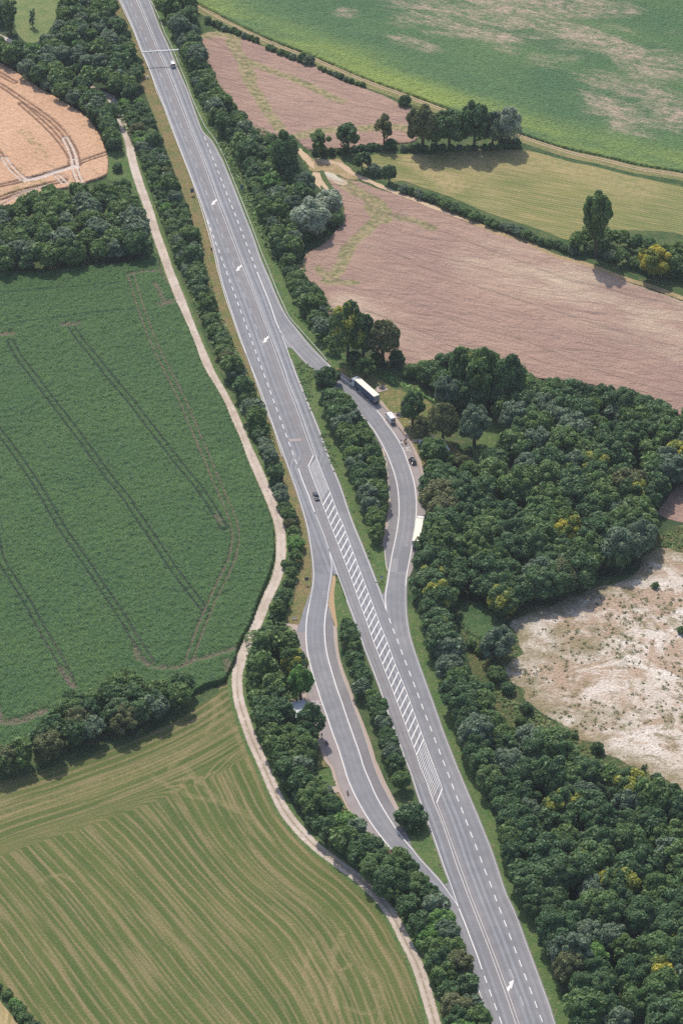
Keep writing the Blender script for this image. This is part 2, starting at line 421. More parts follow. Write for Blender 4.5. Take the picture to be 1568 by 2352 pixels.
# ---------------------------------------------------------------- traced road lines
LE = line(T('Z1', 128,0, 240,245, 330,476, 390,620, 458,795, 534,980, 'Z2', 214,0, 343,336, 404,491, 465,650, 530,845, 'Z3', 226,0,
        265,180, 320,370, 385,570, 450,760, 510,930, 570,1080, 'Z4', 218,0, 300,230, 370,420, 445,630, 510,810, 570,980))
LE2 = line(T('Z4', 570,980, 632,1176, 'Z5', 275,130, 305,300, 325,440, 333,560, 330,640, 315,740, 293,850, 272,960, 263,1070,
        'Z6', 264,0, 275,110, 305,240, 340,365, 375,470, 400,550, 440,660, 480,780, 515,880, 560,1000, 'Z7', 223,0, 250,90, 300,210, 350,310,
        400,400, 470,510, 550,620, 630,718, 700,790, 800,895, 'Z8', 120,-120, 250,0, 300,60, 360,130, 405,205, 450,290, 500,410, 560,570,
        600,690, 640,790, 705,960, 780,1176))
LEall = np.vstack([extend(LE, 60, 0), extend(LE2, 0, 40)[1:]])
CL = line(T('Z1', 275,0, 381,245, 465,451, 534,601, 680,976, 'Z2', 367,0, 488,294, 556,482, 624,669, 692,845, 'Z3', 428,0, 500,190, 575,370,
        650,570, 712,740, 770,900, 830,1070, 'Z4', 475,0, 540,160, 610,350, 670,520, 722,655))
CR = line(T('Z1', 296,0, 399,245, 483,451, 555,601, 702,976, 'Z2', 385,0, 507,294, 577,477, 652,683, 716,845, 'Z3', 450,0, 520,185, 600,390,
        670,575, 740,760, 800,910, 855,1060, 'Z4', 498,0, 570,170, 640,360, 700,530, 742,655))
HL = line(T('Z4', 675,760, 725,890, 790,1060, 'Z5', 440,0, 490,125, 545,270, 620,460, 690,650, 760,850, 815,1000, 'Z6', 875,0, 960,215,
        1040,420, 1120,630, 1200,850, 1270,1040, 'Z7', 920,0, 970,110, 1010,230, 1045,322))
HR = line(T('Z4', 742,655, 790,780, 870,980, 'Z5', 550,0, 595,100, 680,330, 755,530, 830,730, 900,920, 960,1080, 'Z6', 1000,0, 1080,220,
        1170,440, 1250,660, 1330,880, 1390,1040, 'Z7', 1050,0, 1085,90, 1120,190))
CL2 = line(T('Z7', 1045,322, 1110,480, 1180,680, 1250,890, 1310,1050, 'Z8', 573,0, 680,270, 770,500, 850,720, 930,940, 1010,1176))
CR2 = line(T('Z7', 1070,318, 1140,500, 1205,680, 1280,890, 1335,1040, 'Z8', 600,0, 700,250, 790,480, 880,720, 960,940, 1040,1176))
RE = line(T('Z1', 390,0, 480,245, 571,444, 671,682, 740,839, 790,980, 'Z2', 470,0, 500,50, 560,110, 605,180, 640,250, 664,294, 700,380, 765,538,
        835,716, 880,833, 940,980, 'Z3', 615,0, 650,90, 700,200, 760,350, 820,480, 880,580, 960,680, 1030,770, 1100,850, 1180,930, 1250,1000,
        'a', 0,210, 100,290, 200,380, 300,465, 400,570, 500,680, 600,800, 650,880, 720,970, 790,1070, 'b', 240,260, 290,370, 350,530, 400,680,
        440,830, 462,980, 'c', 630,0, 622,160, 600,400, 560,600, 525,800, 500,920, 480,1050, 'Z5', 1176,680, 1175,800, 1182,950, 1200,1080,
        'Z6', 1222,0, 1280,180, 1340,350, 1410,540, 1470,710, 1530,880, 'Z7', 1255,0, 1300,110, 1380,300, 1440,440, 1500,590, 1568,760,
        'Z8', 925,0, 975,100, 1040,260, 1100,430, 1160,590, 1230,780, 1300,970, 1365,1176))
ME = line(T('Z3', 598,148, 660,300, 720,450, 770,600, 800,670, 870,850, 905,950, 950,1080, 'Z4', 598,0, 650,130, 720,300, 800,500, 880,730,
        950,900, 1000,1040, 'Z5', 652,0, 700,130, 770,300, 850,500, 930,710, 985,860, 1003,928))       # main carriageway, right edge line
AL = line(T('Z3', 800,670, 830,720, 880,800, 940,860, 1000,930, 1060,990, 1150,1068, 'D', 768,890, 'Z4', 985,90, 1045,160, 1100,220, 1160,285,
        1220,350, 1280,430, 1340,530, 1400,650, 1450,780, 1480,880, 1500,1000, 'Z5', 1115,0, 1105,120, 1080,260, 1050,400, 1030,520,
        1005,680, 993,750, 992,830, 1003,928))                                                          # slip road past the rest area, left line
BM = line(T('Z4', 585,775, 620,880, 680,1030, 'Z5', 340,0, 390,120, 440,250, 470,340, 510,450, 560,590, 600,700, 640,810, 690,940, 740,1080,
        'Z6', 775,0, 830,150, 900,330, 965,510, 1020,680, 1090,870, 1130,970, 1170,1085, 'Z7', 825,20, 880,190, 950,390, 1030,600, 1100,800,
        1160,970, 1195,1060, 'Z8', 450,0, 490,115))                                                      # main carriageway, left line
BR = line(T('Z5', 470,340, 490,420, 498,500, 490,600, 470,720, 455,850, 440,950, 432,1060, 'Z6', 437,0, 455,130, 495,280, 540,430, 590,570,
        640,720, 700,890, 750,1030, 'Z7', 403,0, 450,110, 500,230, 570,360, 650,490, 730,610, 830,730, 900,820, 1000,930, 1100,1040,
        'Z8', 415,0, 460,60, 490,115))
BE = line(T('Z8', 490,115, 540,240, 600,400, 650,530, 700,675))
DR1 = T('Z2', 512,95, 536,157, 560,217, 584,280, 610,343, 635,407, 660,471, 685,535, 711,600, 737,665, 762,730, 788,796, 814,863, 840,931,
        866,999, 892,1067, 918,1135, 'Z3', 553,28, 580,98)
DR2 = T('Z5', 1032,1000, 1068,1095, 'Z6', 1105,15, 1140,112, 1178,210, 1216,310, 1254,410, 1292,510, 1330,612, 1368,715, 1408,817, 1447,922,
        1488,1027, 1528,1132, 'Z7', 1178,65, 1218,172, 1260,282, 1303,390, 1345,502, 1387,614, 1431,726, 1474,842, 1518,957, 'Z8',
        779,-107, 825,20, 868,133, 914,254, 959,374, 1005,496, 1052,620, 1099,744, 1147,870, 1195,997, 1243,1126, 1292,1256)
DL1 = T('Z2', 540,865, 565,932, 589,998, 613,1064, 'Z3', 247,-44, 272,25, 296,90, 321,160, 347,229, 373,299, 399,369, 424,440, 450,511, 477,585,
        503,656, 530,729, 556,802, 584,877, 611,951, 638,1026, 665,1100, 'Z4', 305,8, 330,79, 358,157, 386,234, 415,312, 444,391, 472,471,
        502,553, 532,634, 562,715)
DL2 = T('Z8', 733,768, 778,893, 824,1018, 871,1143, 918,1268)
DF1 = T('Z1', 184,-60, 227,44, 271,149, 316,255, 361,362, 408,470, 453,581, 498,692, 543,807, 588,921, 635,1040, 681,1155, 'Z2', 336,102, 381,221,
        429,348, 476,472, 525,598, 577,732, 622,858, 671,992, 722,1125, 'Z3', 380,85, 430,220, 482,360, 537,505, 589,650, 644,795)
DF2 = T('Z8', 974,717, 1068,968)

def join(*Ls): return np.vstack(Ls)
Lm = join(extend(LE, 60, 0), GG(T('Z4', 632,1176, 'Z5', 275,130, 305,300, 325,440, 333,560, 498,575)),
          line(T('Z5', 545,575, 560,590, 600,700, 640,810, 690,940, 740,1080, 'Z6', 775,0, 830,150, 900,330, 965,510, 1020,680, 1090,870, 1130,970,
          1170,1085, 'Z7', 825,20, 880,190, 950,390, 1030,600, 1100,800, 1160,970, 1193,1058)),
          GG(T('Z7', 1150,1060, 'Z8', 440,30, 480,110)), extend(BE, 0, 0), extend(line(DL2), 0, 30))
Rm = join(extend(line(T('Z1', 390,0, 480,245, 571,444, 671,682, 740,839, 790,980, 'Z2', 475,0)), 60, 0), line(DR1), ME[:60], 
          ME[60:], extend(line(DR2), 0, 30))
main_poly = np.vstack([offset(Lm, -.0), Rm[::-1]])
CENT = join(extend(CL, 60, 0), HL, extend(CL2, 0, 40))
def road_attrs(P, out):
    d, arc = seg_dist(P, CENT, True)
    y = P[:, 1]
    # the little-used lane in the middle: full strength before and after the hatched area
    return None, {'lat': d, 'mid': np.ones(len(P))}
def lane_sign():
    d, _ = seg_dist(np.array([G(p) for p in T('Z3', 320,370)]), CENT, True); return d[0]
LS = -1.0 if lane_sign() > 0 else 1.0
def road_fn(P, out):
    d, arc = seg_dist(P, CENT, True); d = d * LS
    d = np.where(P[:, 1] < G((1000, 1800))[1], -d - 1.0 + .0, d)     # past the hatching the middle lane lies on the other side
    return None, {'lat': d, 'mid': np.ones(len(P))}

# ---------------------------------------------------------------- ground sheets
ground = link('ground', arrays('ground', [(-1500, -900, -.03), (1500, -900, -.03), (1500, 2000, -.03), (-1500, 2000, -.03)], [(0, 1, 2, 3)]), m_rough, kind='structure')
zf = 0.02
# main road, slip roads, bays
def outl(L, R, a=.35, b=.35): return np.vstack([offset(L, a), offset(R, -b)[::-1]])
road = region('road', main_poly, .42, .06, m_road, road_fn)
ramp_r_poly = np.vstack([line(DR1), GG(T('Z3', 598,148, 660,300, 720,450, 770,600, 800,670, 868,842, 925,846)), AL[10:-6], GG(T('Z5', 975,752, 945,752, 985,860, 1003,928)),
        extend(line(DR2), 0, 30), extend(offset(RE, .35), 0, 30)[::-1][:-30]])
ramp_r_poly = np.vstack([ramp_r_poly, GG(T('Z1', 800,985, 'Z2', 478,0))])
RSL = offset(RE, .35)
slip_r = region('slip_road', np.vstack([line(DR1), GG(T('Z3', 598,148, 660,300, 720,450, 770,600, 800,670, 868,842, 925,846)), AL[14:-8],
        GG(T('Z5', 975,752, 945,752, 985,860, 1003,928)), extend(line(DR2), 0, 30), extend(RSL, 0, 30)[30:][::-1]]), .5, .05, m_slip, lambda P, o: (None, {'lat': seg_dist(P, RE)}))
BLL = offset(LEall, -.0)
slip_l = region('slip_road', np.vstack([LE2, extend(line(DL2), 0, 30)[::-1], BE[::-1], GG(T('Z8', 480,110, 440,30, 'Z7', 1150,1060)), BR[5:-12][::-1],
        GG(T('Z5', 498,500, 470,340))]), .5, .05, m_slip, lambda P, o: (None, {'lat': seg_dist(P, LEall)}))
# asphalt edges outside the white lines
m_edge = plain('asphalt edge', (.22, .205, .2), .9, var=.1)
for L, s in ((extend(LE, 60, 0), -1), (LE2[:60], -1), (LE2[100:], -1), (ME[30:], 1), (AL[4:], -1), (BM[50:], -1), (BR[8:], 1), (extend(RE, 60, 40), 1)):
    o = ribbon_mesh('asphalt_edge', L, 1.1, .042, m_edge, kind='structure')
bay_in = join(RE)
def cut(L, p, q):
    """part of ground polyline L between the spots nearest survey points p and q"""
    a = np.argmin(np.hypot(*(L - np.array(G(p))).T)); b = np.argmin(np.hypot(*(L - np.array(G(q))).T))
    return L[a:b + 1] if a <= b else L[b:a + 1][::-1]
bayR_out = line(T('a', -10,140, 60,185, 130,232, 200,300, 330,400, 560,600, 660,710, 720,790, 800,890, 870,990, 940,1090, 'b', 200,0, 300,130, 390,290, 450,440, 510,600, 545,720,
        570,820, 592,960, 'D', 977,1140, 977,1170, 974,1200, 970,1230, 960,1270, 950,1300, 940,1325))
bayR_poly = np.vstack([cut(RE, T('a', -10,200)[0], T('D', 936,1325)[0]), bayR_out[::-1]])
region('parking_bay', bayR_poly, .8, .055, m_bay)
layR_out = line(T('D', 840,955, 'Z4', 1290,480, 1350,600, 1385,720, 1400,850, 1410,950, 1425,1050, 'Z5', 1035,0, 1015,120, 1000,200, 985,320, 990,420, 1005,520, 1018,545))
region('lay_by', np.vstack([cut(AL, (840, 955), T('Z5', 1025,545)[0]), layR_out[::-1]]), .8, .055, m_lay)
layL_out = line(T('Z5', 462,850, 480,890, 500,960, 515,1040, 522,1176, 'Z6', 528,40, 545,150, 575,270, 620,400, 665,510, 700,620, 745,730, 790,860,
        830,980, 870,1110, 'Z7', 500,0, 540,100, 600,220, 660,330, 715,430, 765,550, 815,650, 845,735))
region('lay_by', np.vstack([cut(BR, T('Z5', 455,850)[0], T('Z7', 845,740)[0]), layL_out[::-1]]), .8, .055, m_lay)
bayL_out = line(T('Z5', 295,755, 240,900, 175,1105, 'Z6', 150,-60, 170,60, 200,200, 235,330, 262,460, 285,560, 330,690, 385,860, 430,990, 470,1110,
        'Z7', 130,0, 160,110, 200,220, 250,330, 320,460, 385,545, 450,620, 520,675, 600,725, 635,725))
bayL_poly = np.vstack([cut(LE2, T('Z5', 315,740)[0], T('Z7', 630,718)[0]), bayL_out[::-1]])
region('parking_bay', bayL_poly, .8, .055, m_bay)
region('lay_by', GG(T('Z5', 312,745, 293,760, 175,1105, 262,1105, 272,960, 293,850)), .8, .062, m_slip)
# pavements with kerbs (a real step)
def pavement(inner, outer, kerbm=m_kerbd):
    o = region('pavement', np.vstack([inner, outer[::-1]]), .7, .15, m_slab)
    L = resample(inner, 1.5); nn = normals(L); V = []; F = []
    for k, p in enumerate(L):
        for (a, z) in ((-.09, .0), (-.09, .165), (.09, .165), (.09, .0)): V.append((*(p + nn[k] * a), z))
    for k in range(len(L) - 1):
        for j in range(3): F.append((k * 4 + j, k * 4 + j + 1, k * 4 + j + 5, k * 4 + j + 4))
    me = bpy.data.meshes.new('kerb'); me.from_pydata(V, [], F); me.update()
    link('kerb', me, kerbm, None, 'structure')
pavement(cut(bayR_out, T('a', 560,600)[0], T('D', 977,1170)[0]),
         line(T('a', 575,540, 720,730, 800,800, 900,940, 1010,1130, 'b', 380,190, 430,280, 500,410, 550,540, 582,640, 600,760, 615,860, 'D', 985,1135, 985,1170)))
pavement(cut(layR_out, T('Z4', 1350,600)[0], T('Z5', 985,320)[0]), line(T('Z4', 1365,580, 1397,720, 1412,850, 1420,950, 1415,1050, 'Z5', 1008,0, 990,120, 975,200, 957,318)), m_kerb)
ribbon_mesh('kerb', layR_out[-16:], .35, .11, m_kerb, kind='structure')
pavement(cut(layL_out, T('Z5', 515,1040)[0], T('Z7', 745,480)[0]), line(T('Z5', 545,1060, 553,1176, 'Z6', 556,40, 572,150, 605,270, 655,400, 695,510, 730,620, 775,730, 825,860,
        868,980, 905,1110, 'Z7', 545,0, 590,110, 650,230, 700,330, 745,420)), m_kerb)
pavement(cut(bayL_out, T('Z6', 262,460)[0], T('Z7', 600,725)[0]), line(T('Z6', 200,400, 230,560, 290,690, 340,860, 390,990, 430,1110, 'Z7', 92,0, 125,110, 170,220,
        230,340, 300,470, 370,560, 440,640, 510,700, 570,735)))
for q, zz in ((T('a', 500,410, 540,445, 690,405, 640,345, 520,352), .16), (T('a', 745,742, 800,822, 925,800, 880,742), .16), (T('Z7', 35,182, 60,238, 190,225, 165,168), .16),
          (T('b', 390,195, 560,185, 570,215, 415,240), .16), (T('Z5', 60,1022, 195,1040, 175,1112, 130,1100, 130,1050, 80,1050), .12),
          (T('Z6', 90,560, 250,520, 330,600, 400,870, 310,690, 230,640), .16)):
    region('pavement', GG(q), .8, zz, m_slab)

# grass verges, lawns
def patch(pts, m, z=.0, name='verge', cell=1.2, sm=True, fn=None):
    P = GG(pts); P = smooth(P, 4, True) if sm else P
    return region(name, P, cell, z, m, fn)
ribbon_mesh('verge', resample(offset(extend(join(LE, LE2[:60]), 60, 0), -3.2), 4), 5.6, .0, m_verge_dry, kind='structure')
ribbon_mesh('verge', resample(offset(extend(cut(RE, (300, 0), (784, 860)), 60, 0), 2.4), 4), 6.5, .002, m_verge_green, kind='structure')
ribbon_mesh('verge', resample(offset(extend(cut(RE, (926, 1400), (1280, 2352)), 0, 40), 2.6), 4), 5.2, .004, m_verge_green, kind='structure')
patch(T('Z3', 1250,990, 'a', 0,100, 60,60, 200,170, 420,170, 700,330, 900,420, 1150,500, 1330,620, 1400,760, 1240,900, 1010,1150, 900,990, 700,720, 560,580, 300,360, 130,225), m_lawn, .006, 'lawn')
patch(T('b', 400,200, 560,170, 760,140, 1100,370, 1350,500, 1250,580, 1000,480, 600,600, 540,560), m_lawn, .006, 'lawn')
patch(T('R4', 680,735, 750,750, 700,880, 640,940, 600,900, 640,830), m_verge_green, .008, 'lawn')
patch(T('Z5', 190,0, 250,0, 300,250, 325,440, 328,560, 310,700, 190,1035, 60,1022, 120,850, 200,600, 180,500, 230,380), m_verge_dry, .006, 'lawn')
patch(T('Z5', 500,583, 535,583, 600,760, 700,990, 770,1180, 560,1180, 530,1040, 470,870, 465,780), m_verge_green, .006, 'lawn')
patch(T('Z5', 498,585, 530,590, 520,740, 530,900, 552,1060, 545,1080, 510,990, 470,870, 468,760), plain('hay stubble', (.36, .25, .14), .95, var=.25, scale=1.2), .008, 'verge')
patch(T('Z7', 845,735, 790,590, 745,440, 940,390, 1030,620, 1100,810, 1165,990, 1195,1060, 1150,1062, 1010,935, 900,815), m_verge_green, .006, 'lawn')
patch(T('Z3', 870,845, 925,850, 1000,930, 1150,1068, 'Z4', 1000,90, 'Z5', 985,300, 990,420, 1015,540, 993,745, 945,752, 850,500, 700,130, 'Z4', 950,900, 880,730, 720,300, 600,0), m_verge_green, .004, 'verge', sm=False)
patch(T('Z7', 0,0, 90,0, 150,180, 40,190, -60,60), m_verge_green, .006, 'lawn')
patch(T('Z7', 60,240, 185,235, 250,360, 330,500, 300,520, 200,420, 120,330), m_lawn, .006, 'lawn')
patch(T('Z6', 340,850, 400,880, 470,1170, 380,1176, 380,1000), m_lawn, .006, 'lawn')
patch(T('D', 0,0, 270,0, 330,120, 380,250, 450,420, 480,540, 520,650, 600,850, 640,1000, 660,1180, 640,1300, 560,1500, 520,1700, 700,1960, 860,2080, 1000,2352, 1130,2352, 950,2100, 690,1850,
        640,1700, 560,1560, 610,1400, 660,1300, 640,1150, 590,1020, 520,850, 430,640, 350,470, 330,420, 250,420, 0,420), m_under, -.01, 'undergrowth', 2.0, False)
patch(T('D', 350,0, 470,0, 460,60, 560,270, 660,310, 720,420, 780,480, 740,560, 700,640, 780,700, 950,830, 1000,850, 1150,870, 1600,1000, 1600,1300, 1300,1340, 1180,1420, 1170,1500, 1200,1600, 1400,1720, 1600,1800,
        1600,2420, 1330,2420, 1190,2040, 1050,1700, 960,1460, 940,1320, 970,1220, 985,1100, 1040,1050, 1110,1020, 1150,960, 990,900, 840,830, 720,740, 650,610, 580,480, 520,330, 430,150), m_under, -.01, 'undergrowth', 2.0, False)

# ---------------------------------------------------------------- fields
def bandf(P, L, w, soft=.6):
    """1 on polyline L, falling to 0 at half-width w"""
    return np.clip((w + soft - seg_dist(P, L)) / soft, 0, 1)
def pairf(P, L, gap=2.4, w=.0, soft=.6):
    d = seg_dist(P, L); return np.clip((w + soft - np.abs(d - gap / 2)) / soft, 0, 1)
def lines(*a): return [line(x) for x in a]
# maize
tram = lines(T('D', -20,960, 'R3', 0,825, 50,890, 110,975, 170,1065, 'R5', 240,10, 300,110, 370,210, 440,315, 500,405, 560,495, 620,595, 690,700),
             T('D', -20,1080, 'R5', 0,215, 60,320, 130,435, 190,545, 260,665, 330,800),
             T('R3', 50,410, 90,480, 150,560, 210,640, 280,730, 340,810, 400,890, 460,975, 520,1055, 590,1140, 'R5', 610,0, 670,85, 740,190, 800,280, 860,360, 920,440, 945,470),
             T('R3', 330,340, 370,400, 440,485, 510,575, 580,655, 650,745, 720,835, 790,925, 850,1005, 910,1075, 'R5', 985,10, 1030,90))
tsoil = lines(T('R3', 600,100, 625,180, 650,260, 680,340, 720,440, 770,540, 820,640, 870,750, 910,850, 950,940, 990,1040, 'R5', 1050,0, 1078,80, 1083,140, 1068,220, 1040,290,
              1000,370, 960,460, 930,530, 900,610, 872,690))
head = lines(T('R3', -30,345, 150,312, 300,295, 450,275, 640,262), T('R3', 0,185, 300,160, 560,140))
bare = [(line(T('R3', 590,98, 660,88, 740,75, 735,30)), .6), (line(T('R3', 750,90, 790,150)), 1.4), (line(T('R3', 740,238, 800,222)), 1.6), (line(T('R3', -20,378, 60,370)), 1.2),
        (line(T('R3', 290,330, 355,322)), 1.3), (line(T('R5', 640,680, 700,722, 800,728, 880,705, 905,690)), .8), (line(T('R5', 930,690, 1010,665, 1090,640)), .8),
        (line(T('R5', -20,925, 20,980, 100,975, 200,930)), 1.8), (line(T('R5', 1050,740, 1040,700)), 1.2), (line(T('R5', 620,640, 640,690)), .9), (line(T('R5', 280,740, 340,820)), .9),
        (line(T('R3', 715,140, 750,215)), .5), (line(T('R5', 990,30, 1020,70)), .4)]
maize_poly = np.vstack([line(T('D', -60,632, 'R3', 0,85, 200,80, 400,65, 560,50, 640,25, 725,5, 737,45, 752,95, 780,150, 800,205, 828,255, 858,320, 900,420, 930,505, 960,562, 1000,625, 1040,700, 1070,775,
        1108,860, 1140,950, 1178,1040, 1208,1110, 'R5', 1233,0, 1250,50, 1260,130, 1258,220, 1240,290, 1212,360, 1186,420, 1155,510, 1108,600, 1092,635, 1080,690, 1050,745, 1030,785, 960,805,
        900,835, 850,870, 700,900, 500,940, 240,945, 190,990, 130,1090, 0,1110, 'D', -60,1750))])
def maize_fn(P, out):
    soil = np.zeros(len(P)); tr = np.zeros(len(P))
    for L in tram: tr = np.maximum(tr, pairf(P, L))
    for L in head: tr = np.maximum(tr, bandf(P, L, .2, .7) * .45)
    for L in tsoil: soil = np.maximum(soil, pairf(P, L, 2.4, .15, .55)); 
    for L, w in bare: soil = np.maximum(soil, bandf(P, L, w * .55, 1.5) * .85)
    for L in tram[:2]: soil = np.maximum(soil, pairf(P, L) * np.clip((G((0, 1380))[1] - P[:, 1]) / 25, 0, .75))
    k = np.maximum(tr * .25, soil * .3)
    h = 1.9 * (1 - k) + (vnoise(P, 1.5, 3, 2) - .5) * .9 * (1 - k) + (vnoise(P, 25, 5, 2) - .5) * .5
    return np.maximum(h, .05), {'soil': soil, 'tramline': tr}
region('field', maize_poly, .5, zf, maize_mat(), maize_fn)
# wheat
wt = lines(T('D', -20,188, 'R1', 0,395, 80,448, 160,503, 240,563, 300,625, 345,700, 362,765), T('R1', 100,485, 170,545, 240,612, 300,685, 328,735, 330,765), T('R1', -20,865, 100,838, 240,800, 340,765, 420,735, 490,712),
           T('R1', -20,690, 50,770, 105,828), T('R1', -20,925, 120,880, 300,835), T('R1', 0,345, 70,385), T('R1', 350,770, 358,830, 385,850))
ws = lines(T('R1', 300,640, 330,700, 350,770), T('R1', 120,830, 180,822, 240,800, 350,768), T('R1', 20,730, 60,785, 110,830), T('R1', 340,740, 352,800, 372,842), T('R1', 265,815, 300,845), T('R1', -10,950, 90,900, 220,860))
ww = [(line(T('R1', 110,610, 150,650, 180,700)), 2.0), (line(T('R1', 60,890, 130,858, 190,838)), 2.2), (line(T('R1', 170,690, 220,730)), 1.0), (line(T('R1', -10,900, 10,895)), 1.5), (line(T('R1', 90,770, 110,800)), .6)]
def wheat_fn(P, out):
    tr = np.zeros(len(P)); so = tr.copy(); we = tr.copy()
    for L in wt: tr = np.maximum(tr, pairf(P, L, 2.0, .22, .4))
    for L in ws: so = np.maximum(so, pairf(P, L, 2.0, .15, .5))
    so = np.maximum(so, bandf(P, ws[1], .9, .9))
    for L, w in ww: we = np.maximum(we, bandf(P, L, w, 1.5))
    return .8 * (1 - np.maximum(tr, so)) + (vnoise(P, 3, 9) - .5) * .25 + .1, {'tramline': tr, 'soil': so, 'weeds': we}
region('field', smooth(GG(T('D', -60,118, 'R1', 0,290, 60,325, 130,375, 230,435, 290,470, 370,520, 420,565, 450,610, 480,670, 497,730, 497,790, 485,812, 420,835, 350,860, 250,878, 150,915, 80,960, 'D', -60,500)), 4, True),
       .5, zf, wheat_mat(), wheat_fn)
# rapeseed, two fields
m_rape = rape_mat()
rt = lines(T('R4', 0,-60, 130,-40, 260,0, 400,68, 560,122, 700,172, 830,212, 960,252, 1200,330, 1600,440), T('R4', 740,0, 900,62, 1050,118, 1200,152, 1320,182, 1450,212, 1600,250),
           T('R4', -100,60, 0,130, 120,172, 200,185, 350,225, 480,282, 600,335, 800,385, 960,442, 1130,512, 1300,572, 1600,660), T('R2', 0,830, 60,890, 150,960, 250,1000, 340,1022, 420,1052, 560,1110, 680,1155, 'R4', 740,0),
           T('R4', 100,250, 300,330, 500,400, 700,440))
rw = [(line(T('R2', 0,830, 60,880, 130,920, 175,950, 200,1000)), 2.0), (line(T('R2', 200,1000, 160,1020, 100,1080, 40,1130, 'R4', 10,20, -20,80, -60,120)), 1.6), (line(T('R2', 150,950, 190,1010)), 3.2), (line(T('R2', 250,1000, 330,1020, 420,1055)), .9),
      (line(T('R4', -110,60, -60,100, 0,130, 60,125)), .8)]
SANDL = line(T('n', 330,540, 500,580, 640,600, 760,660, 850,740, 1000,810, 1200,900, 1500,1030, 'R2', 330,915, 450,965, 600,1025))
CHKL = line(T('n', 480,750, 560,790, 640,840, 730,880))
def rape_fn(P, out):
    tr = np.zeros(len(P)); we = tr.copy()
    for L in rt: tr = np.maximum(tr, bandf(P, L, .15, .7) * .75)
    for L, w in rw: we = np.maximum(we, bandf(P, L, w, 2.0))
    so = bandf(P, line(T('n', 450,700, 560,800, 720,880)), 1.6, 1.2)
    q = np.array([G((1500, 760)), G((1250, 560))]); pale = np.zeros(len(P))
    for L, w in ((line(T('D', 1150,600, 1350,680, 1568,760, 1700,800)), 26.), (line(T('D', 800,700, 900,790, 1000,815)), 12.), (line(T('D', 1300,620, 1568,700)), 12.)):
        pale = np.maximum(pale, np.clip(1 - seg_dist(P, L) / w, 0, 1) * .75)
    cut_ = (1 - bandf(P, SANDL, 2.4, 1.5)) * (1 - bandf(P, CHKL, 4.5, 1.5))
    return (.5 * (1 - we * .5) + (vnoise(P, 5, 2, 3) - .5) * .45 * (1 - tr) + .2) * cut_, {'tramline': tr, 'weeds': we, 'soil': so, 'pale': pale}
region('field', smooth(GG(T('n', 450,700, 620,790, 780,830, 950,870, 1200,960, 1568,1075, 'R2', 420,955, 560,1015, 700,1075, 850,1125, 'R4', 970,5, 1130,52, 1300,118, 1420,160, 1568,215, 'D', 1660,740, 1660,985, 1568,960, 1440,905,
        1300,878, 1180,868, 1080,862, 980,845, 900,835, 850,800, 800,760, 740,720, 697,680, 685,630, 700,590, 745,560, 778,520, 790,480, 770,440)), 4, True), .7, zf, m_rape, rape_fn)
rw2 = [(line(T('R1', 1060,190, 1100,260, 1130,320, 1145,380, 1190,450, 1230,520, 1290,600)), 1.5), (line(T('R1', 1130,280, 1220,320, 1320,355, 1420,400, 1500,440, 'R2', 0,470)), 1.1), (line(T('R1', 1125,320, 1150,370)), 2.4),
       (line(T('R1', 930,165, 1000,150, 1060,160)), 3.0), (line(T('R1', 1350,635, 1450,612, 1568,600, 'R2', 90,595, 250,590, 300,595)), 1.7), (line(T('R1', 1080,170, 1075,210)), 2.0)]
def rape2_fn(P, out):
    we = np.zeros(len(P)); 
    for L, w in rw2: we = np.maximum(we, bandf(P, L, w, 1.8))
    z = np.zeros(len(P))
    tr = bandf(P, line(T('R1', 960,180, 1060,240, 1130,290)), .2, .7) * .7
    return .5 + (vnoise(P, 5, 4, 3) - .5) * .45, {'weeds': we, 'tramline': tr, 'soil': z, 'pale': z}
region('field', smooth(GG(T('R1', 925,160, 1000,148, 1060,158, 1150,190, 1200,212, 1300,245, 1400,285, 1480,325, 'R2', 0,375, 100,408, 200,445, 260,475, 325,510, 300,560, 345,600, 335,650, 230,665, 130,675, 0,685,
        'R1', 1500,690, 1420,690, 1370,650, 1330,630, 1240,655, 1170,625, 1150,560, 1080,530, 1040,455, 980,345, 950,275, 932,215)), 4, True), .7, zf, m_rape, rape2_fn)
# patchy maize, top right
lane = line(T('R1', 830,-40, 905,30, 1000,85, 1100,135, 1200,185, 1320,235, 1450,285, 'R2', 0,335, 130,390, 270,440, 400,490, 500,525, 650,580, 800,628, 900,662, 1050,710, 1200,742, 1350,780, 1568,815, 'D', 1640,425))
far_edge = line(T('D', 415,-60, 'R1', 880,0, 925,28, 1000,68, 1100,120, 1200,168, 1320,218, 1450,266, 'R2', 0,318, 130,372, 270,422, 400,470, 500,508, 650,562, 800,610, 900,645, 1050,690, 1200,722, 1350,758, 1568,795, 'D', 1640,412))
bb = [(T('R2', 480,0, 640,50, 800,80, 930,110, 1080,170), 19), (T('R2', 600,-20, 900,20, 1120,40), 13), (T('R2', 1000,130, 1200,200, 1350,260, 1470,300), 10), (T('R2', 330,90, 450,110, 600,150, 800,190), 7.5), (T('R2', 1180,370, 1320,400, 1480,470), 8),
      (T('R2', 1300,560, 1420,580, 1568,540), 9), (T('R2', 270,190, 410,230), 4.5), (T('R2', 900,260, 1050,280), 4), (T('R2', 1140,450, 1250,520), 6), (T('R2', 0,60, 50,75), 3), (T('R2', 1000,0, 1300,60), 6)]
bb = [(line(a), w) for a, w in bb]
def pm_fn(P, out):
    b = np.zeros(len(P))
    for L, w in bb: b = np.maximum(b, np.exp(-(seg_dist(P, L) / (w * 1.9)) ** 2))
    e = np.exp(-(seg_dist(P, far_edge) / 17.0) ** 2)
    k = np.clip(b * 1.2, 0, 1)
    return .8 + (vnoise(P, 2.0, 8, 2) - .5) * .6 * (1 - k * .7) + .1, {'bare': b, 'edge': e}
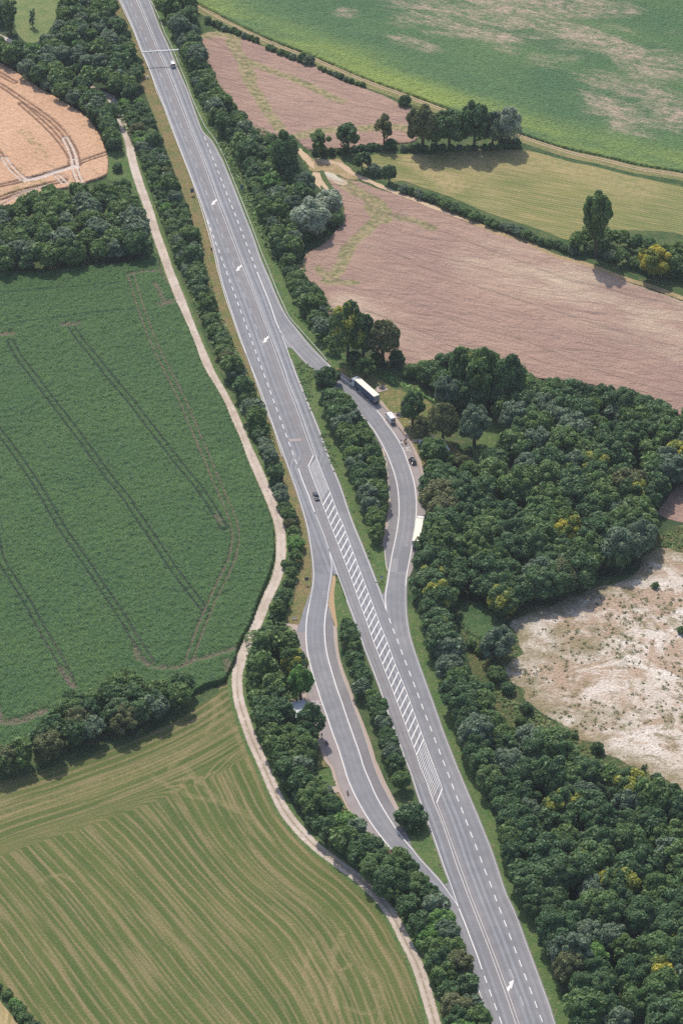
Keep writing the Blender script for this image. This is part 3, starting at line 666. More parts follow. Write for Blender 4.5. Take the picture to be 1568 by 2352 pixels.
region('field', np.vstack([far_edge, GG(T('D', 1640,-80))]), .8, zf, sparse_maize_mat(), pm_fn)
m_lane = grass_mat('farm lane grass', (.15, .165, .065), (.21, .19, .085), (.30, .22, .13), 1.4)
ribbon_mesh('path', resample(offset(lane, .4), 3), 6.4, .012, m_lane, kind='structure')
m_ltrack = plain('worn earth', (.36, .26, .175), .95, var=.2, scale=.5)
for s in (2.2, .7): ribbon_mesh('wheel_rut', resample(offset(lane, s), 2.5), .55 + .25 * NR.rand(len(resample(offset(lane, s), 2.5))), .024, m_ltrack, kind='structure')
m_ditch = grass_mat('ditch weeds', (.035, .075, .03), (.06, .10, .04), (.10, .12, .05), 2)
ribbon_mesh('ditch', resample(offset(cut(lane, T('R2', 780,620)[0], (1640, 425)), -4.2), 3), 2.0 + NR.rand(len(resample(offset(cut(lane, T('R2', 780,620)[0], (1640, 425)), -4.2), 3))), .03, m_ditch, kind='structure')
# stubble meadow
def st_fn(P, out):
    a = math.radians(-19); c, s = math.cos(a), math.sin(a)
    psi = P[:, 0] * c + P[:, 1] * s; phi = -P[:, 0] * s + P[:, 1] * c + 6 * vnoise(P, 60, 3, 1) + psi ** 2 * .0006
    d = bandf(P, line(T('R2', 320,730, 500,850)), 2.5, 6) * .6 + bandf(P, line(T('R2', 700,720, 1000,740, 1350,850)), 7, 14) * .45 + bandf(P, line(T('R2', 560,740, 700,960)), 3, 10) * .3
    return None, {'phi': phi, 'psi': psi, 'dry': np.clip(d, 0, 1)}
m_stub = mown_mat('stubble meadow', (.150, .175, .058), (.20, .195, .07), (.36, .27, .145), (.095, .135, .045), 2.2)
region('field', smooth(GG(T('n', 960,560, 1130,480, 'R2', 250,708, 400,710, 560,690, 700,686, 850,692, 1000,727, 1200,772, 1400,822, 1568,858, 'D', 1640,445, 1640,600, 1568,540, 'R2', 1400,1060, 1250,1060, 1050,1105, 940,1065, 800,1020, 640,965,
        500,905, 380,865, 280,830, 'n', 1450,870, 1380,740, 1000,640)), 3, True), 1.2, zf, m_stub, st_fn)
# mown grass, lower left
track = line(T('R1', 505,440, 527,480, 555,550, 590,640, 605,720, 640,840, 680,950, 720,1080, 'R3', 755,0, 782,80, 830,200, 880,330, 930,450, 970,540, 1032,650, 1082,750, 1132,870, 1182,980, 1225,1080,
        'R5', 1265,0, 1285,70, 1291,150, 1288,230, 1268,310, 1230,390, 1190,490, 1150,580, 1110,670, 1090,750, 1095,850, 1120,940, 1155,1040, 1195,1130, 'R7', 1215,0, 1258,100, 1305,195, 1375,285, 1450,360, 1568,450,
        'R8', 80,510, 165,590, 240,690, 290,790, 345,900, 385,1020, 430,1176))
track = extend(track, 0, 40)
tr_low = cut(track, T('R5', 1090,750)[0], (1010, 2420))
top_edge = line(T('D', -60,1850, 0,1828, 120,1790, 260,1740, 380,1690, 470,1640, 530,1600))
def mown_fn(P, out):
    d = seg_dist(P, tr_low)
    a = np.array(G((165, 1849))); b = np.array(G((590, 2324))); u = (b - a) / np.linalg.norm(b - a); n = np.array([u[1], -u[0]])
    if n[0] > 0: n = -n
    mid = np.array(G((600, 2060))); off = seg_dist(mid[None], tr_low)[0]
    lin = (P - mid) @ n + off
    w = np.clip((d - 18) / 45, 0, 1); w = w * w * (3 - 2 * w)
    phi = d * (1 - w) + lin * w + 5 * (vnoise(P, 70, 3, 1) - .5)
    de = seg_dist(P, top_edge); k = np.clip((26 - de) / 6, 0, 1)
    phi = phi * (1 - k) + de * k
    psi = (P @ u) * (1 - k) + k * P[:, 0]
    dry = np.clip(1 - np.abs(de - 9) / 7, 0, 1) * .42
    for L, w_ in ((T('R5', 1000,860, 960,1000, 780,1176), 1.2), (T('R5', 980,860, 1060,960, 1150,1176), 1.4), (T('R7', 700,40, 850,120, 1080,180, 1250,330), 1.2), (T('R7', 850,0, 1050,180, 1120,200), 2.0), (T('R7', 1440,780, 1400,950, 1450,1100, 1500,1176), 1.0), (T('R7', 1568,760, 1520,900, 1540,1100), 1.8),
                  (T('R7', 1250,640, 1400,780, 1500,900), .8), (T('R7', 180,520, 270,490, 340,520), .8), (T('R8', 0,800, 60,880, 160,1050, 190,1176), 1.4), (T('R8', 0,930, 60,900, 160,960, 190,1080, 170,1176), .8), (T('R8', 20,1100, 120,1130, 200,1090), .9),
                  (T('R5', 700,1010, 900,960, 1000,870), 2.0)):
        dry = np.maximum(dry, bandf(P, line(L), w_ * .45, 1.2) * .45)
    return None, {'phi': phi, 'psi': psi, 'dry': dry}
m_mown = mown_mat('mown grass', (.092, .119, .036), (.114, .130, .042), (.255, .195, .105), (.060, .096, .028), 1.0)
region('field', np.vstack([line(T('D', -60,1815, 0,1795, 90,1770, 200,1740, 330,1690, 440,1630, 500,1590, 'R5', 1010,790, 1050,795, 1068,860, 1098,960, 1128,1050, 1168,1140, 'R7', 1188,0, 1235,110, 1285,210, 1350,296, 1428,375,
        1500,432, 1566,485, 'R8', 58,540, 120,595, 178,660, 222,730, 262,820, 302,920, 342,1020, 380,1110, 400,1176)), GG(T('D', 1010,2430, 100,2430, 60,2340, 30,2300, -60,2240))]), .6, zf, m_mown, mown_fn)
m_stub2 = mown_mat('pale stubble', (.30, .24, .11), (.34, .26, .13), (.45, .34, .2), (.2, .18, .08), 1.4)
region('field', GG(T('D', -60,2262, 0,2298, 30,2335, 60,2380, 70,2430, -60,2430)), 1.2, zf, m_stub2, lambda P, o: (None, {'phi': P[:, 0], 'psi': P[:, 1], 'dry': np.zeros(len(P))}))
# chalk field
ch_poly = smooth(GG(T('R6', 760,520, 850,482, 1000,412, 1150,352, 1280,312, 1370,245, 1392,205, 1480,168, 1568,175, 'D', 1660,1270, 1660,1870, 1568,1822, 'R8', 1480,70, 1400,30, 'R6', 1350,1170, 1200,1090, 1080,1020, 960,970, 900,922,
        830,850, 790,790, 745,722, 815,670, 830,612, 800,565)), 4, True)
_n = (vnoise(ch_poly, 4, 31, 2) - .5) * 7; ch_poly = resample(np.vstack([ch_poly, ch_poly[:1]]), 1.6)[:-1]; ch_poly = ch_poly + normals(ch_poly) * ((vnoise(ch_poly, 5, 31, 3) - .5) * 7)[:, None]
def ch_fn(P, out):
    e = np.exp(-(seg_dist(P, np.vstack([ch_poly, ch_poly[:1]])) / 6.0) ** 2)
    e = np.maximum(e, .9 * np.exp(-(seg_dist(P, line(T('R6', 800,640, 1000,640, 1150,620, 1000,560))) / 7.) ** 2))
    e = np.maximum(e, .8 * np.exp(-(seg_dist(P, line(T('R6', 830,770, 960,900, 1250,950))) / 6.) ** 2))
    return (vnoise(P, 3, 6, 3) - .3) * .25 + .03, {'edge': e}
region('field', ch_poly, .9, zf, chalk_mat(), ch_fn)
m_scrub = grass_mat('scrub grass', (.06, .095, .035), (.10, .11, .045), (.20, .16, .08), 1.6, .6)
patch(T('R6', 540,400, 720,380, 830,440, 740,520, 800,560, 830,620, 740,720, 800,800, 900,920, 1080,1010, 1350,1160, 'D', 1568,1810, 1568,1850, 1400,1790, 1200,1700, 1100,1580, 1060,1450), m_scrub, -.004, 'scrub_grass', 1.5)
patch(T('R6', 540,410, 690,440, 720,540, 700,600, 580,560, 540,480), m_weeds, .004, 'scrub_grass', 1.0, True, lambda P, o: (.5 + vnoise(P, 1.4, 4) * .5, {}))
patch(T('R6', 1390,200, 1480,90, 1568,60, 'D', 1640,1220, 1640,1290, 'R6', 1568,190, 1480,172), m_scrub, .004, 'scrub_grass', 1.5)
patch(T('D', 1568,1110, 1520,1160, 1510,1180, 1568,1200, 1640,1200, 1640,1110), m_rape, .008, 'field', 1.2, True, lambda P, o: (None, {'pale': np.zeros(len(P)), 'weeds': np.zeros(len(P))}))
# junction of farm tracks, sandy
m_sand = plain('sandy track', (.47, .345, .23), .95, var=.18, scale=.35)
m_bareg = grass_mat('trodden dry grass', (.30, .225, .12), (.38, .275, .165), (.22, .19, .08), 2.)
patch(T('n', 40,330, 100,400, 200,460, 300,540, 500,545, 660,530, 740,600, 830,680, 950,830, 800,830, 640,760, 560,800, 440,700, 330,720, 240,700, 220,600, 150,500, 70,430), m_bareg, .03, 'verge')
for iw_, (pts, w) in enumerate(((T('n', 60,390, 160,490, 240,590, 310,680), 3.0), (T('n', 330,540, 500,580, 640,600, 760,660, 850,740, 1000,810, 1200,900, 1500,1030, 'R2', 330,915, 450,965, 600,1025), 2.6),
               (T('n', 320,730, 310,840, 360,900, 400,980), 2.0), (T('n', 340,740, 390,860, 480,960, 520,1020), 2.2))):
    L = resample(line(pts), 2); ribbon_mesh('dirt_track', L, w * (.75 + .5 * NR.rand(len(L))) * np.clip(np.linspace(3.2, .1, len(L)), 0, 1), .09 if w == 2.6 else .05 + .008 * iw_, m_sand, kind='structure')
patch(T('n', 460,740, 560,740, 700,840, 740,880, 640,860, 520,810), plain('chalk heap', (.46, .42, .34), .95, var=.2, scale=.8), .07, 'chalk_patch', .8, True, lambda P, o: (vnoise(P, 1.5, 2) * .3, {}))
# dry strip between rapeseed and hedge
ribbon_mesh('verge', resample(line(T('R2', 420,945, 560,1003, 700,1063, 850,1113, 'R4', 970,-4, 1130,40, 1300,104, 1420,140, 1568,195, 'D', 1640,710)), 3), 2.6, .03, m_bareg, kind='structure')
# gravel track
def track_obj(name, L, w):
    L = resample(L, 1.5); nn = normals(L); n = 9; V = []; ri = []; ed = []
    wv = w * (1 + .10 * (vnoise(L, 6, 2) - .5)); low = np.clip((G((0, 1480))[1] - L[:, 1]) / 30, 0.25, 1)
    for j in range(n):
        t = j / (n - 1) - .5
        V.append(np.c_[L + nn * (wv * t)[:, None] + 0, np.full(len(L), .03)])
        ri.append(np.exp(-(t / .10) ** 2) * low); ed.append(np.full(len(L), 1. if abs(t) > .45 else 0.))
    V = np.stack(V, 1).reshape(-1, 3); i = (np.arange(len(L) - 1)[:, None] * n + np.arange(n - 1)).ravel()
    F = np.stack([i, i + 1, i + n + 1, i + n], 1)
    return link(name, arrays(name, V, F, {'ridge': np.stack(ri, 1).ravel(), 'edge': np.stack(ed, 1).ravel()}), dirt_mat() if 'gravel track' not in bpy.data.materials else bpy.data.materials['gravel track'], kind='structure')
track_obj('dirt_track', track, 3.7)
ribbon_mesh('verge', resample(track, 3), 6.2, .026, m_verge_green, kind='structure')
track_obj('dirt_track', line(T('D', -30,70, 'R1', 0,165, 100,215, 260,310, 370,375, 460,420, 505,440)), 2.6)
patch(T('R1', 60,-40, 280,-40, 255,90, 190,180, 140,200, 80,150), grass_mat('meadow', (.12, .17, .065), (.17, .20, .08), (.22, .22, .10), 2.), .01, 'meadow')
patch(T('R1', 500,700, 590,700, 610,780, 650,920, 720,1130, 'R3', 745,40, 720,0, 'R1', 640,900, 600,830, 500,830), m_verge_green, .012, 'verge')

# ---------------------------------------------------------------- painted markings (parts of the road)
def strip(name, L, w, parent, m=m_white, z=.072, step=None):
    return ribbon_mesh(name, resample(L, step or 2.0), w, z, m, parent)
strip('edge_line', extend(LE, 60, 0), .17, road); strip('edge_line', LE2, .17, slip_l); strip('edge_line', cut(LE2, T('Z5', 293,850)[0], T('Z7', 630,718)[0]), .30, slip_l, z=.076)
for L in (extend(CL, 60, 0), extend(CR, 60, 0)): strip('centre_line', L, .125, road)
for L in (extend(CL2, 0, 40), extend(CR2, 0, 40)): strip('centre_line', L, .125, road)
strip('hatching_border', HL, .16, road); strip('hatching_border', HR, .16, road)
strip('edge_line', extend(cut(RE, (0, 0), T('Z3', 1250,1000)[0]), 60, 0), .16, slip_r, m_white2)
strip('edge_line', cut(RE, T('Z3', 1250,1000)[0], T('Z5', 1176,680)[0]), .28, slip_r)
strip('edge_line', extend(cut(RE, T('Z5', 1176,680)[0], (1280, 2352)), 0, 40), .16, slip_r, m_white2)
strip('edge_line', ME[:22], .30, road); strip('edge_line', ME[22:], .17, road); strip('edge_line', AL[:30], .16, slip_r, m_white2); strip('edge_line', AL[30:], .28, slip_r)
strip('edge_line', BM[:16], .30, road); strip('edge_line', BM[16:], .17, road); strip('edge_line', BR, .18, slip_l); strip('edge_line', cut(BR, T('Z5', 455,850)[0], T('Z7', 845,740)[0]), .30, slip_l, z=.076)
strip('edge_line', BE, .30, road)
def dashes(name, pts, length, w, parent, m=m_white):
    P = GG(pts); d = np.gradient(P, axis=0); d /= np.linalg.norm(d, axis=1)[:, None]; n = np.stack([-d[:, 1], d[:, 0]], 1); qs = []
    for p, t, s in zip(P, d, n): qs.append([p - t * length / 2 - s * w / 2, p + t * length / 2 - s * w / 2, p + t * length / 2 + s * w / 2, p - t * length / 2 + s * w / 2])
    return polys_mesh(name, qs, .074, m, parent)
for pts in (DR1, DR2, DL1, DL2):
    dashes('block_marking', pts, 3.0, .27, road)
dashes('lane_marking', DF1, 4.0, .15, road, m_white2); dashes('lane_marking', DF2, 4.3, .15, road, m_white2)
print('block period', np.linalg.norm(np.diff(GG(DR2), axis=0), axis=1).mean(), np.linalg.norm(np.diff(GG(DR1), axis=0), axis=1).mean(), 'lane', np.linalg.norm(np.diff(GG(DF1), axis=0), axis=1).mean())
# hatched area
lefts = [(y, 'thin') for y in np.arange(1072 + 5.2, 1152.5, 5.15)]
lefts += [(y, 'thick') for y in [1160.7, 1176.3] + [1176 + v / 4 for v in (60,121,180,237,298,361,427,490,553,618,680,742,804,870,936,1001,1065,1131)] + [1470 + v / 4 for v in (20,86,155,224,292,361,430,499,568,639,708,777,848,920,990,1057)]]
lefts += [(y, 'thin') for y in np.arange(1742.5, 1840, 6.55)]
HLd = np.array([PR(*p) for p in HL]); HRd = np.array([PR(*p) for p in HR])
qs = []
for y, kind in lefts:
    y2 = y - (29 + (y - 1160) * .0128) if y > 1110 else y - (24 + (y - 1077) * .15)
    if y2 < HRd[0, 1] + 1: y2 = HRd[0, 1] + 1
    pl = np.array(G((np.interp(y, HLd[:, 1], HLd[:, 0]), y))); pr = np.array(G((np.interp(y2, HRd[:, 1], HRd[:, 0]), y2)))
    if y > HLd[-1, 1]: continue
    t = np.array(G((np.interp(y + 2, HLd[:, 1], HLd[:, 0]), y + 2))) - pl; t /= np.linalg.norm(t)
    w = .54 if kind == 'thick' else .2
    a = t * w / 2 * 1.35
    qs.append([pl - a, pr - a, pr + a, pl + a])
p0 = GG(T('Z4', 675,760, 722,655, 742,655)); t = np.array([.12, -.2])
qs.append([p0[0] - t, p0[1] - t, p0[1] + t, p0[0] + t])
p0 = GG(T('Z7', 1070,318, 1120,190)); qs.append([p0[0] - t, p0[1] - t, p0[1] + t, p0[0] + t])
polys_mesh('hatching', qs, .074, m_white, road)
A1 = GG(T('e', 480,890, 525,793, 540,812, 580,765, 597,797, 548,838, 557,865))
def arrow(P): polys_mesh('arrow', [list(P)], .078, m_white, road)
arrow(A1)
arrow(A1 + np.array(G(T('Z3', 403,142)[0])) - A1[0]); arrow(A1 + np.array(G(T('Z3', 650,800)[0])) - A1[0])
arrow(GG(T('d', 570,527, 497,565, 510,600, 460,650, 485,708, 525,640, 535,668)))
# bay lines and the wheelchair sign
for q in (T('b', 272,318, 380,302), T('b', 285,358, 402,347), T('Z6', 315,566, 400,560), T('Z6', 325,597, 410,594)):
    strip('bay_line', GG(q), .16, slip_r if q[0][0] > 850 else slip_l, z=.073, step=1.)
def wheelchair(c, rz, s, parent):
    cr, sr = math.cos(rz), math.sin(rz); qs = []
    def tr(x, y): return (c[0] + s * (x * cr - y * sr), c[1] + s * (x * sr + y * cr))
    for k in range(9):
        a = math.radians(200 + k * 26); b = a + math.radians(26)
        qs.append([tr(.42 * math.cos(a), .42 * math.sin(a) - .1), tr(.42 * math.cos(b), .42 * math.sin(b) - .1), tr(.30 * math.cos(b), .30 * math.sin(b) - .1), tr(.30 * math.cos(a), .30 * math.sin(a) - .1)])
    for x1, y1, x2, y2 in ((-.12, -.02, .0, .62), (0, .0, .38, .12), (.3, .1, .42, -.42), (.0, .36, .3, .48)):
        qs.append([tr(x1, y1), tr(x1 + .14, y1), tr(x2 + .14, y2), tr(x2, y2)])
    qs.append([tr(.02 + .12 * math.cos(a), .8 + .12 * math.sin(a)) for a in np.linspace(0, 6.283, 9)[:-1]])
    for i, q in enumerate(qs): polys_mesh('wheelchair_sign', [q], .074 + i * .0006, m_white, parent) if False else None
    return polys_mesh('wheelchair_sign', qs, .075, m_white, parent)
wheelchair(G(T('b', 335,330)[0]), math.radians(10), 1.15, slip_r)
wheelchair(G(T('Z6', 367,578)[0]), math.radians(5), 1.1, slip_l)
# asphalt repairs
polys_mesh('asphalt_patch', [GG(T('Z5', 1143,317, 1235,320, 1215,440, 1200,545, 1100,550, 1115,430))], .056, m_patch, slip_r)
polys_mesh('asphalt_patch', [GG(T('Z4', 500,507, 608,500, 610,524, 505,530))], .068, m_patchl, road)
polys_mesh('asphalt_patch', [GG(T('Z5', 1035,545, 1055,430, 1112,430, 1100,552, 1030,552))], .054, plain('pale asphalt patch', (.25, .24, .245), .9, var=.05), slip_r)

# ---------------------------------------------------------------- trees and shrubs
def leaf_mat(name, col, alt, turn=None, tf=0.0, gloss=.35):
    m, n, l, b = mat(name)
    k = NB.__new__(NB); k.m, k.n, k.l, k.b = m, n, l, b
    oi = n.new('ShaderNodeObjectInfo').outputs['Random']
    k.pos = n.new('ShaderNodeNewGeometry').outputs['Position']
    c = k.mix(oi, col, alt)
    tone = k.attr('tone'); lobe = k.attr('lobe')
    c = k.mix(k.math('MULTIPLY', k.noise(.12, 3, .35, .65), .5), c, alt)
    c = k.mul(c, tone, .62, 1.5)
    c = k.mul(c, lobe, .87, 1.13)
    if turn:
        c = k.mix(k.math('MULTIPLY', k.rng(k.math('ADD', lobe, k.math('MULTIPLY', k.noise(.35, 3, .3, .7), .4)), tf, tf + .18), .85), c, turn)
    l.new(c, b.inputs['Base Color']); b.inputs['Roughness'].default_value = .5; b.inputs['Specular IOR Level'].default_value = gloss
    tr = n.new('ShaderNodeBsdfTranslucent'); k2 = k.mul(c, tone, 1.0, 1.2); l.new(k2, tr.inputs['Color'])
    mx = n.new('ShaderNodeMixShader'); mx.inputs[0].default_value = .42
    l.new(b.outputs[0], mx.inputs[1]); l.new(tr.outputs[0], mx.inputs[2]); l.new(mx.outputs[0], n['Material Output'].inputs['Surface'])
    return m
LEAF = {
    'dark green': leaf_mat('dark green leaves', (.080, .155, .066), (.110, .188, .074)),
    'mid green': leaf_mat('mid green leaves', (.118, .206, .070), (.155, .238, .078)),
    'fresh green': leaf_mat('fresh green leaves', (.14, .285, .072), (.185, .32, .085)),
    'grey green': leaf_mat('grey green leaves', (.145, .212, .135), (.178, .24, .148)),
    'silvery': leaf_mat('silvery willow leaves', (.33, .385, .285), (.39, .44, .32)),
    'brownish green': leaf_mat('brownish green leaves', (.155, .182, .076), (.185, .20, .086)),
    'yellow flecked': leaf_mat('yellow flecked leaves', (.10, .185, .072), (.135, .215, .078), (.46, .45, .08), .88),
    'yellowing': leaf_mat('yellowing leaves', (.19, .255, .06), (.26, .30, .065), (.58, .50, .07), .68),
    'reddish': leaf_mat('reddish leaves', (.24, .15, .11), (.30, .16, .14), (.44, .2, .2), .7),
}
m_bark = plain('tree bark', (.11, .085, .065), .9, var=.2, scale=2)
def blob(R, lobes, nleaf, size, seed, zmin=-.35, flat=.85, core=.55, lr=(.20, .46)):
    r = np.random.RandomState(seed); cs = []; k = 0
    for i in range(400):
        if len(cs) >= lobes: break
        d = r.normal(size=3); d /= np.linalg.norm(d)
        if d[2] < zmin: continue
        q = lr[0] + (lr[1] - lr[0]) * r.rand() ** 1.5; c = d * np.array([1, 1, flat]) * (1.0 - q * .75 - .34 * r.rand() ** 1.4)
        if all(np.linalg.norm(c - e[0]) > .24 for e in cs) or i > 260: cs.append((c, q * (1 - .15 * r.rand())))
    cs.append((np.zeros(3), core))
    P = []; N = []; L = []
    per = nleaf // len(cs)
    for i, (c, q) in enumerate(cs):
        lobe = r.rand(); d = r.normal(size=(per, 3)); d[:, 2] += .35; d /= np.linalg.norm(d, axis=1)[:, None]
        p = c + d * (q * (.78 + .30 * r.rand(per) + .14 * (r.rand(per) > .9)))[:, None]
        ok = np.ones(per, bool)
        for j, (c2, q2) in enumerate(cs):
            if j != i: ok &= np.linalg.norm(p - c2, axis=1) > q2 * .82
        ok &= p[:, 2] > -.88
        P.append(p[ok]); N.append(d[ok]); L.append(np.full(ok.sum(), lobe))
    P = np.vstack(P); N = np.vstack(N); L = np.concatenate(L); n = len(P)
    N = N + r.normal(size=(n, 3)) * .40; N /= np.linalg.norm(N, axis=1)[:, None]
    t = np.cross(N, r.normal(size=(n, 3))); t /= np.linalg.norm(t, axis=1)[:, None]; b = np.cross(N, t)
    s = (size * (.6 + .8 * r.rand(n)))[:, None]; w = .65 + .3 * r.rand(n)[:, None]
    V = np.stack([P - t * s, P - b * s * w + N * s * .18, P + t * s, P + b * s * w + N * s * .18], 1)
    tone = r.rand(n)
    return V, tone, L
def crown_mesh(name, parts, m):
    """parts: list of (V, tone, lobe) quads"""
    V = np.vstack([p[0].reshape(-1, 3) for p in parts]); F = np.arange(len(V)).reshape(-1, 4)
    return arrays(name, V, F, {'tone': np.repeat(np.concatenate([p[1] for p in parts]), 4), 'lobe': np.repeat(np.concatenate([p[2] for p in parts]), 4)}, False)
def tube(V, F, pts, rad, n=6):
    b0 = len(V)
    for k, p in enumerate(pts):
        q = Vector(p); d = Vector(pts[min(k + 1, len(pts) - 1)]) - Vector(pts[max(k - 1, 0)]); d.normalize()
        x = d.orthogonal().normalized(); y = d.cross(x)
        for j in range(n):
            a = 2 * math.pi * j / n; v = q + (x * math.cos(a) + y * math.sin(a)) * rad[k]; V.append(tuple(v))
    for k in range(len(pts) - 1):
        for j in range(n):
            F.append((b0 + k * n + j, b0 + k * n + (j + 1) % n, b0 + (k + 1) * n + (j + 1) % n, b0 + (k + 1) * n + j))
    F.append(tuple(b0 + (len(pts) - 1) * n + j for j in range(n)))
def trunk_mesh(hc, R, seed, thin=1.0):
    """trunk to the crown centre with limbs; hc = crown centre height in units of R"""
    r = random.Random(seed); V = []; F = []
    w = .085 * thin
    pts = [(0, 0, -.05), (.02, .01, hc * .4), (r.uniform(-.06, .06), r.uniform(-.06, .06), hc * .8), (r.uniform(-.1, .1), r.uniform(-.1, .1), hc + .35)]
    tube(V, F, pts, [w * 1.35, w, w * .8, w * .25])
    for k in range(5):
        a = k * 1.26 + r.random(); z = hc * r.uniform(.45, .8); l = r.uniform(.4, .7)
        tube(V, F, [(0, 0, z), (l * .5 * math.cos(a), l * .5 * math.sin(a), z + .22), (l * math.cos(a), l * math.sin(a), hc + r.uniform(0, .3))], [w * .5, w * .35, w * .12], 5)
    me = bpy.data.meshes.new('trunk'); me.from_pydata(V, [], F); me.update(); me.materials.append(m_bark); return me
# unit-radius crown variants: (crown mesh centred on z=0, trunk mesh) ; crown centre sits hc radii above the ground
BROAD = []; BUSH = []; TALL = []; LOOSE = []
base_leaf = LEAF['dark green']
for s in range(7):
    me = crown_mesh('crown', [blob(1, 32, 9500, .068, 100 + s, -.65, .98)], None); me.materials.append(base_leaf)
    BROAD.append((me, trunk_mesh(1.08, 1, s), 1.08))
for s in range(5):
    me = crown_mesh('foliage', [blob(1, 20, 4200, .092, 200 + s, -.2, .8, .6)], None); me.materials.append(base_leaf)
    BUSH.append((me, trunk_mesh(.55, 1, 50 + s, .5), .55))
for s in range(3):
    r_ = np.random.RandomState(300 + s); pts = []
    for j in range(4):
        V, t, l = blob(1, 12, 1300, .085, 310 + s * 10 + j, -.8, 1, .5)
        V = V * [.72, .72, .72] + [r_.uniform(-.25, .25), r_.uniform(-.25, .25), -1.1 + j * .78]; pts.append((V, t, l))
    me = crown_mesh('crown', pts, None); me.materials.append(base_leaf)
    TALL.append((me, trunk_mesh(2.1, 1, 80 + s, .9), 2.1))
for s in range(4):
    me = crown_mesh('crown', [blob(1, 17, 3600, .075, 400 + s, -.6, 1.0, .3, (.22, .36))], None); me.materials.append(base_leaf)
    LOOSE.append((me, trunk_mesh(1.25, 1, 90 + s, .9), 1.25))
WSP = 9.3
KINDS = {'broadleaf_tree': (BROAD, 'tree'), 'shrub': (BUSH, 'shrub'), 'tall_tree': (TALL, 'tree'), 'open_tree': (LOOSE, 'tree')}
NT = {'n': 0}; PLACED = []
QUEUE = []; PRIO = set(); ONE = {'on': False}
def tree(*a, **k):
    if ONE['on']: PRIO.add(len(QUEUE))
    QUEUE.append((a, k))
def build_tree(kind, x, y, r, leaf, label, group=None, sq=1.0, z0=0.0, name=None, hz=None):
    var, cat = KINDS[kind]; cm, tm, hc = var[rng.randrange(len(var))]
    o = empty(name or {'broadleaf_tree': 'broadleaf_tree', 'shrub': 'shrub', 'tall_tree': 'broadleaf_tree', 'open_tree': 'broadleaf_tree'}[kind], (x, y, z0), rng.uniform(0, 6.283))
    tag(o, label, cat, group)
    c = bpy.data.objects.new('foliage' if kind == 'shrub' else 'crown', cm); C.objects.link(c); c.parent = o
    c.location = (0, 0, hz or hc * r); c.scale = (r * rng.uniform(.88, 1.15), r * rng.uniform(.88, 1.12), r * sq)
    c.material_slots[0].link = 'OBJECT'; c.material_slots[0].material = LEAF[leaf]
    t = bpy.data.objects.new('stem' if kind == 'shrub' else 'trunk', tm); C.objects.link(t); t.parent = o
    t.scale = (r, r, r * (hz / (hc * r) if hz else 1)); NT['n'] += 1; PLACED.append((x, y, r, kind)); return o
def ordn(n):
    return str(n) + ('th' if 10 <= n % 100 <= 20 else {1: 'st', 2: 'nd', 3: 'rd'}.get(n % 10, 'th'))
SMALLN = ['', 'first', 'second', 'third', 'fourth', 'fifth', 'sixth', 'seventh', 'eighth', 'ninth', 'tenth']
def crossings(poly, y):
    xs = []
    for i in range(len(poly)):
        (x1, y1), (x2, y2) = poly[i - 1], poly[i]
        if (y1 > y) != (y2 > y): xs.append(x1 + (x2 - x1) * (y - y1) / (y2 - y1))
    return sorted(xs)
def pick(w):
    t = rng.random() * sum(v for _, v in w)
    for k, v in w:
        t -= v
        if t <= 0: return k
    return w[-1][0]
def fill(pts, sp, r, kinds, leaves, where, group, holes=(), z=3.5, rowsp=.86, sq=.95, jit=.22, stuff_below=None):
    """rows of trees, far to near, filling a traced canopy outline"""
    poly = GG(pts, z); hs = [GG(h, z) for h in holes]
    ymax, ymin = poly[:, 1].max(), poly[:, 1].min(); dy = sp * rowsp; nrow = 0; y = ymax - dy * .45; put = []
    while y > ymin + dy * .15:
        xs = crossings(poly, y); row = []
        for a, b in zip(xs[::2], xs[1::2]):
            wdt = b - a
            if wdt < r[0] * .7: continue
            n = max(1, int(round((wdt - .2 * sp) / sp))); off = (nrow % 2) * .25
            for k in range(n):
                f = (k + .5 + (off - .125) * (n > 2)) / n
                rr = rng.uniform(*r); x = a + wdt * f + rng.uniform(-jit, jit) * sp
                x = min(max(x, a + min(rr * 1.02, wdt / 2)), b - min(rr * 1.02, wdt / 2)); yy = y + rng.uniform(-jit, jit) * sp * .7
                if wdt < rr * 2: rr = max(wdt * .5, r[0] * .6)
                if any(inside(np.array([[x, yy]]), h)[0] or seg_dist(np.array([[x, yy]]), np.vstack([h, h[:1]]))[0] < rr * .45 for h in hs): continue
                px, py = PR(x, yy, z)
                if px < -45 or px > 1568 + 45 or py < -60 or py > 2352 + 60: continue
                row.append((x, yy, rr))
        if row:
            nrow += 1; row.sort(); put.append(row)
        y -= dy
    for i, row in enumerate(put):
        for j, (x, yy, rr) in enumerate(row):
            k = pick(kinds); lf = pick(leaves)
            pos = '' if len(row) == 1 else (('left one, ', 'right one, ')[j] if len(row) == 2 else ordn(j + 1) + ' from left, ')
            word = 'shrub' if k == 'shrub' else 'tree'
            lab = f"{lf} {word}, {pos}{ordn(i + 1)} row down {where}"
            M = np.array([1, .66]); pp = poly * M; q = np.array([x, yy]) * M; cl = np.vstack([pp, pp[:1]])
            for _ in range(5):
                s_ = snap(q[None], pp)[0]; d_ = np.linalg.norm(q - s_)
                if d_ >= rr * .85 or d_ < 1e-3: break
                q = q + (q - s_) / d_ * (rr * .85 - d_) * .6
            if not inside(q[None], pp)[0]: q = np.array([x, yy]) * M
            d_ = seg_dist(q[None], cl)[0]; rr = max(min(rr, d_ * 1.3), min(rr, r[0] * .72)); x, yy = q / M
            hc = KINDS[k][0][0][2] * rr * .92; x, yy = G(PR(x, yy, z), hc)
            tree(k, x, yy, rr, lf, lab, group, sq * rng.uniform(.92, 1.12))
    print(where, sum(map(len, put)), 'rows', len(put))
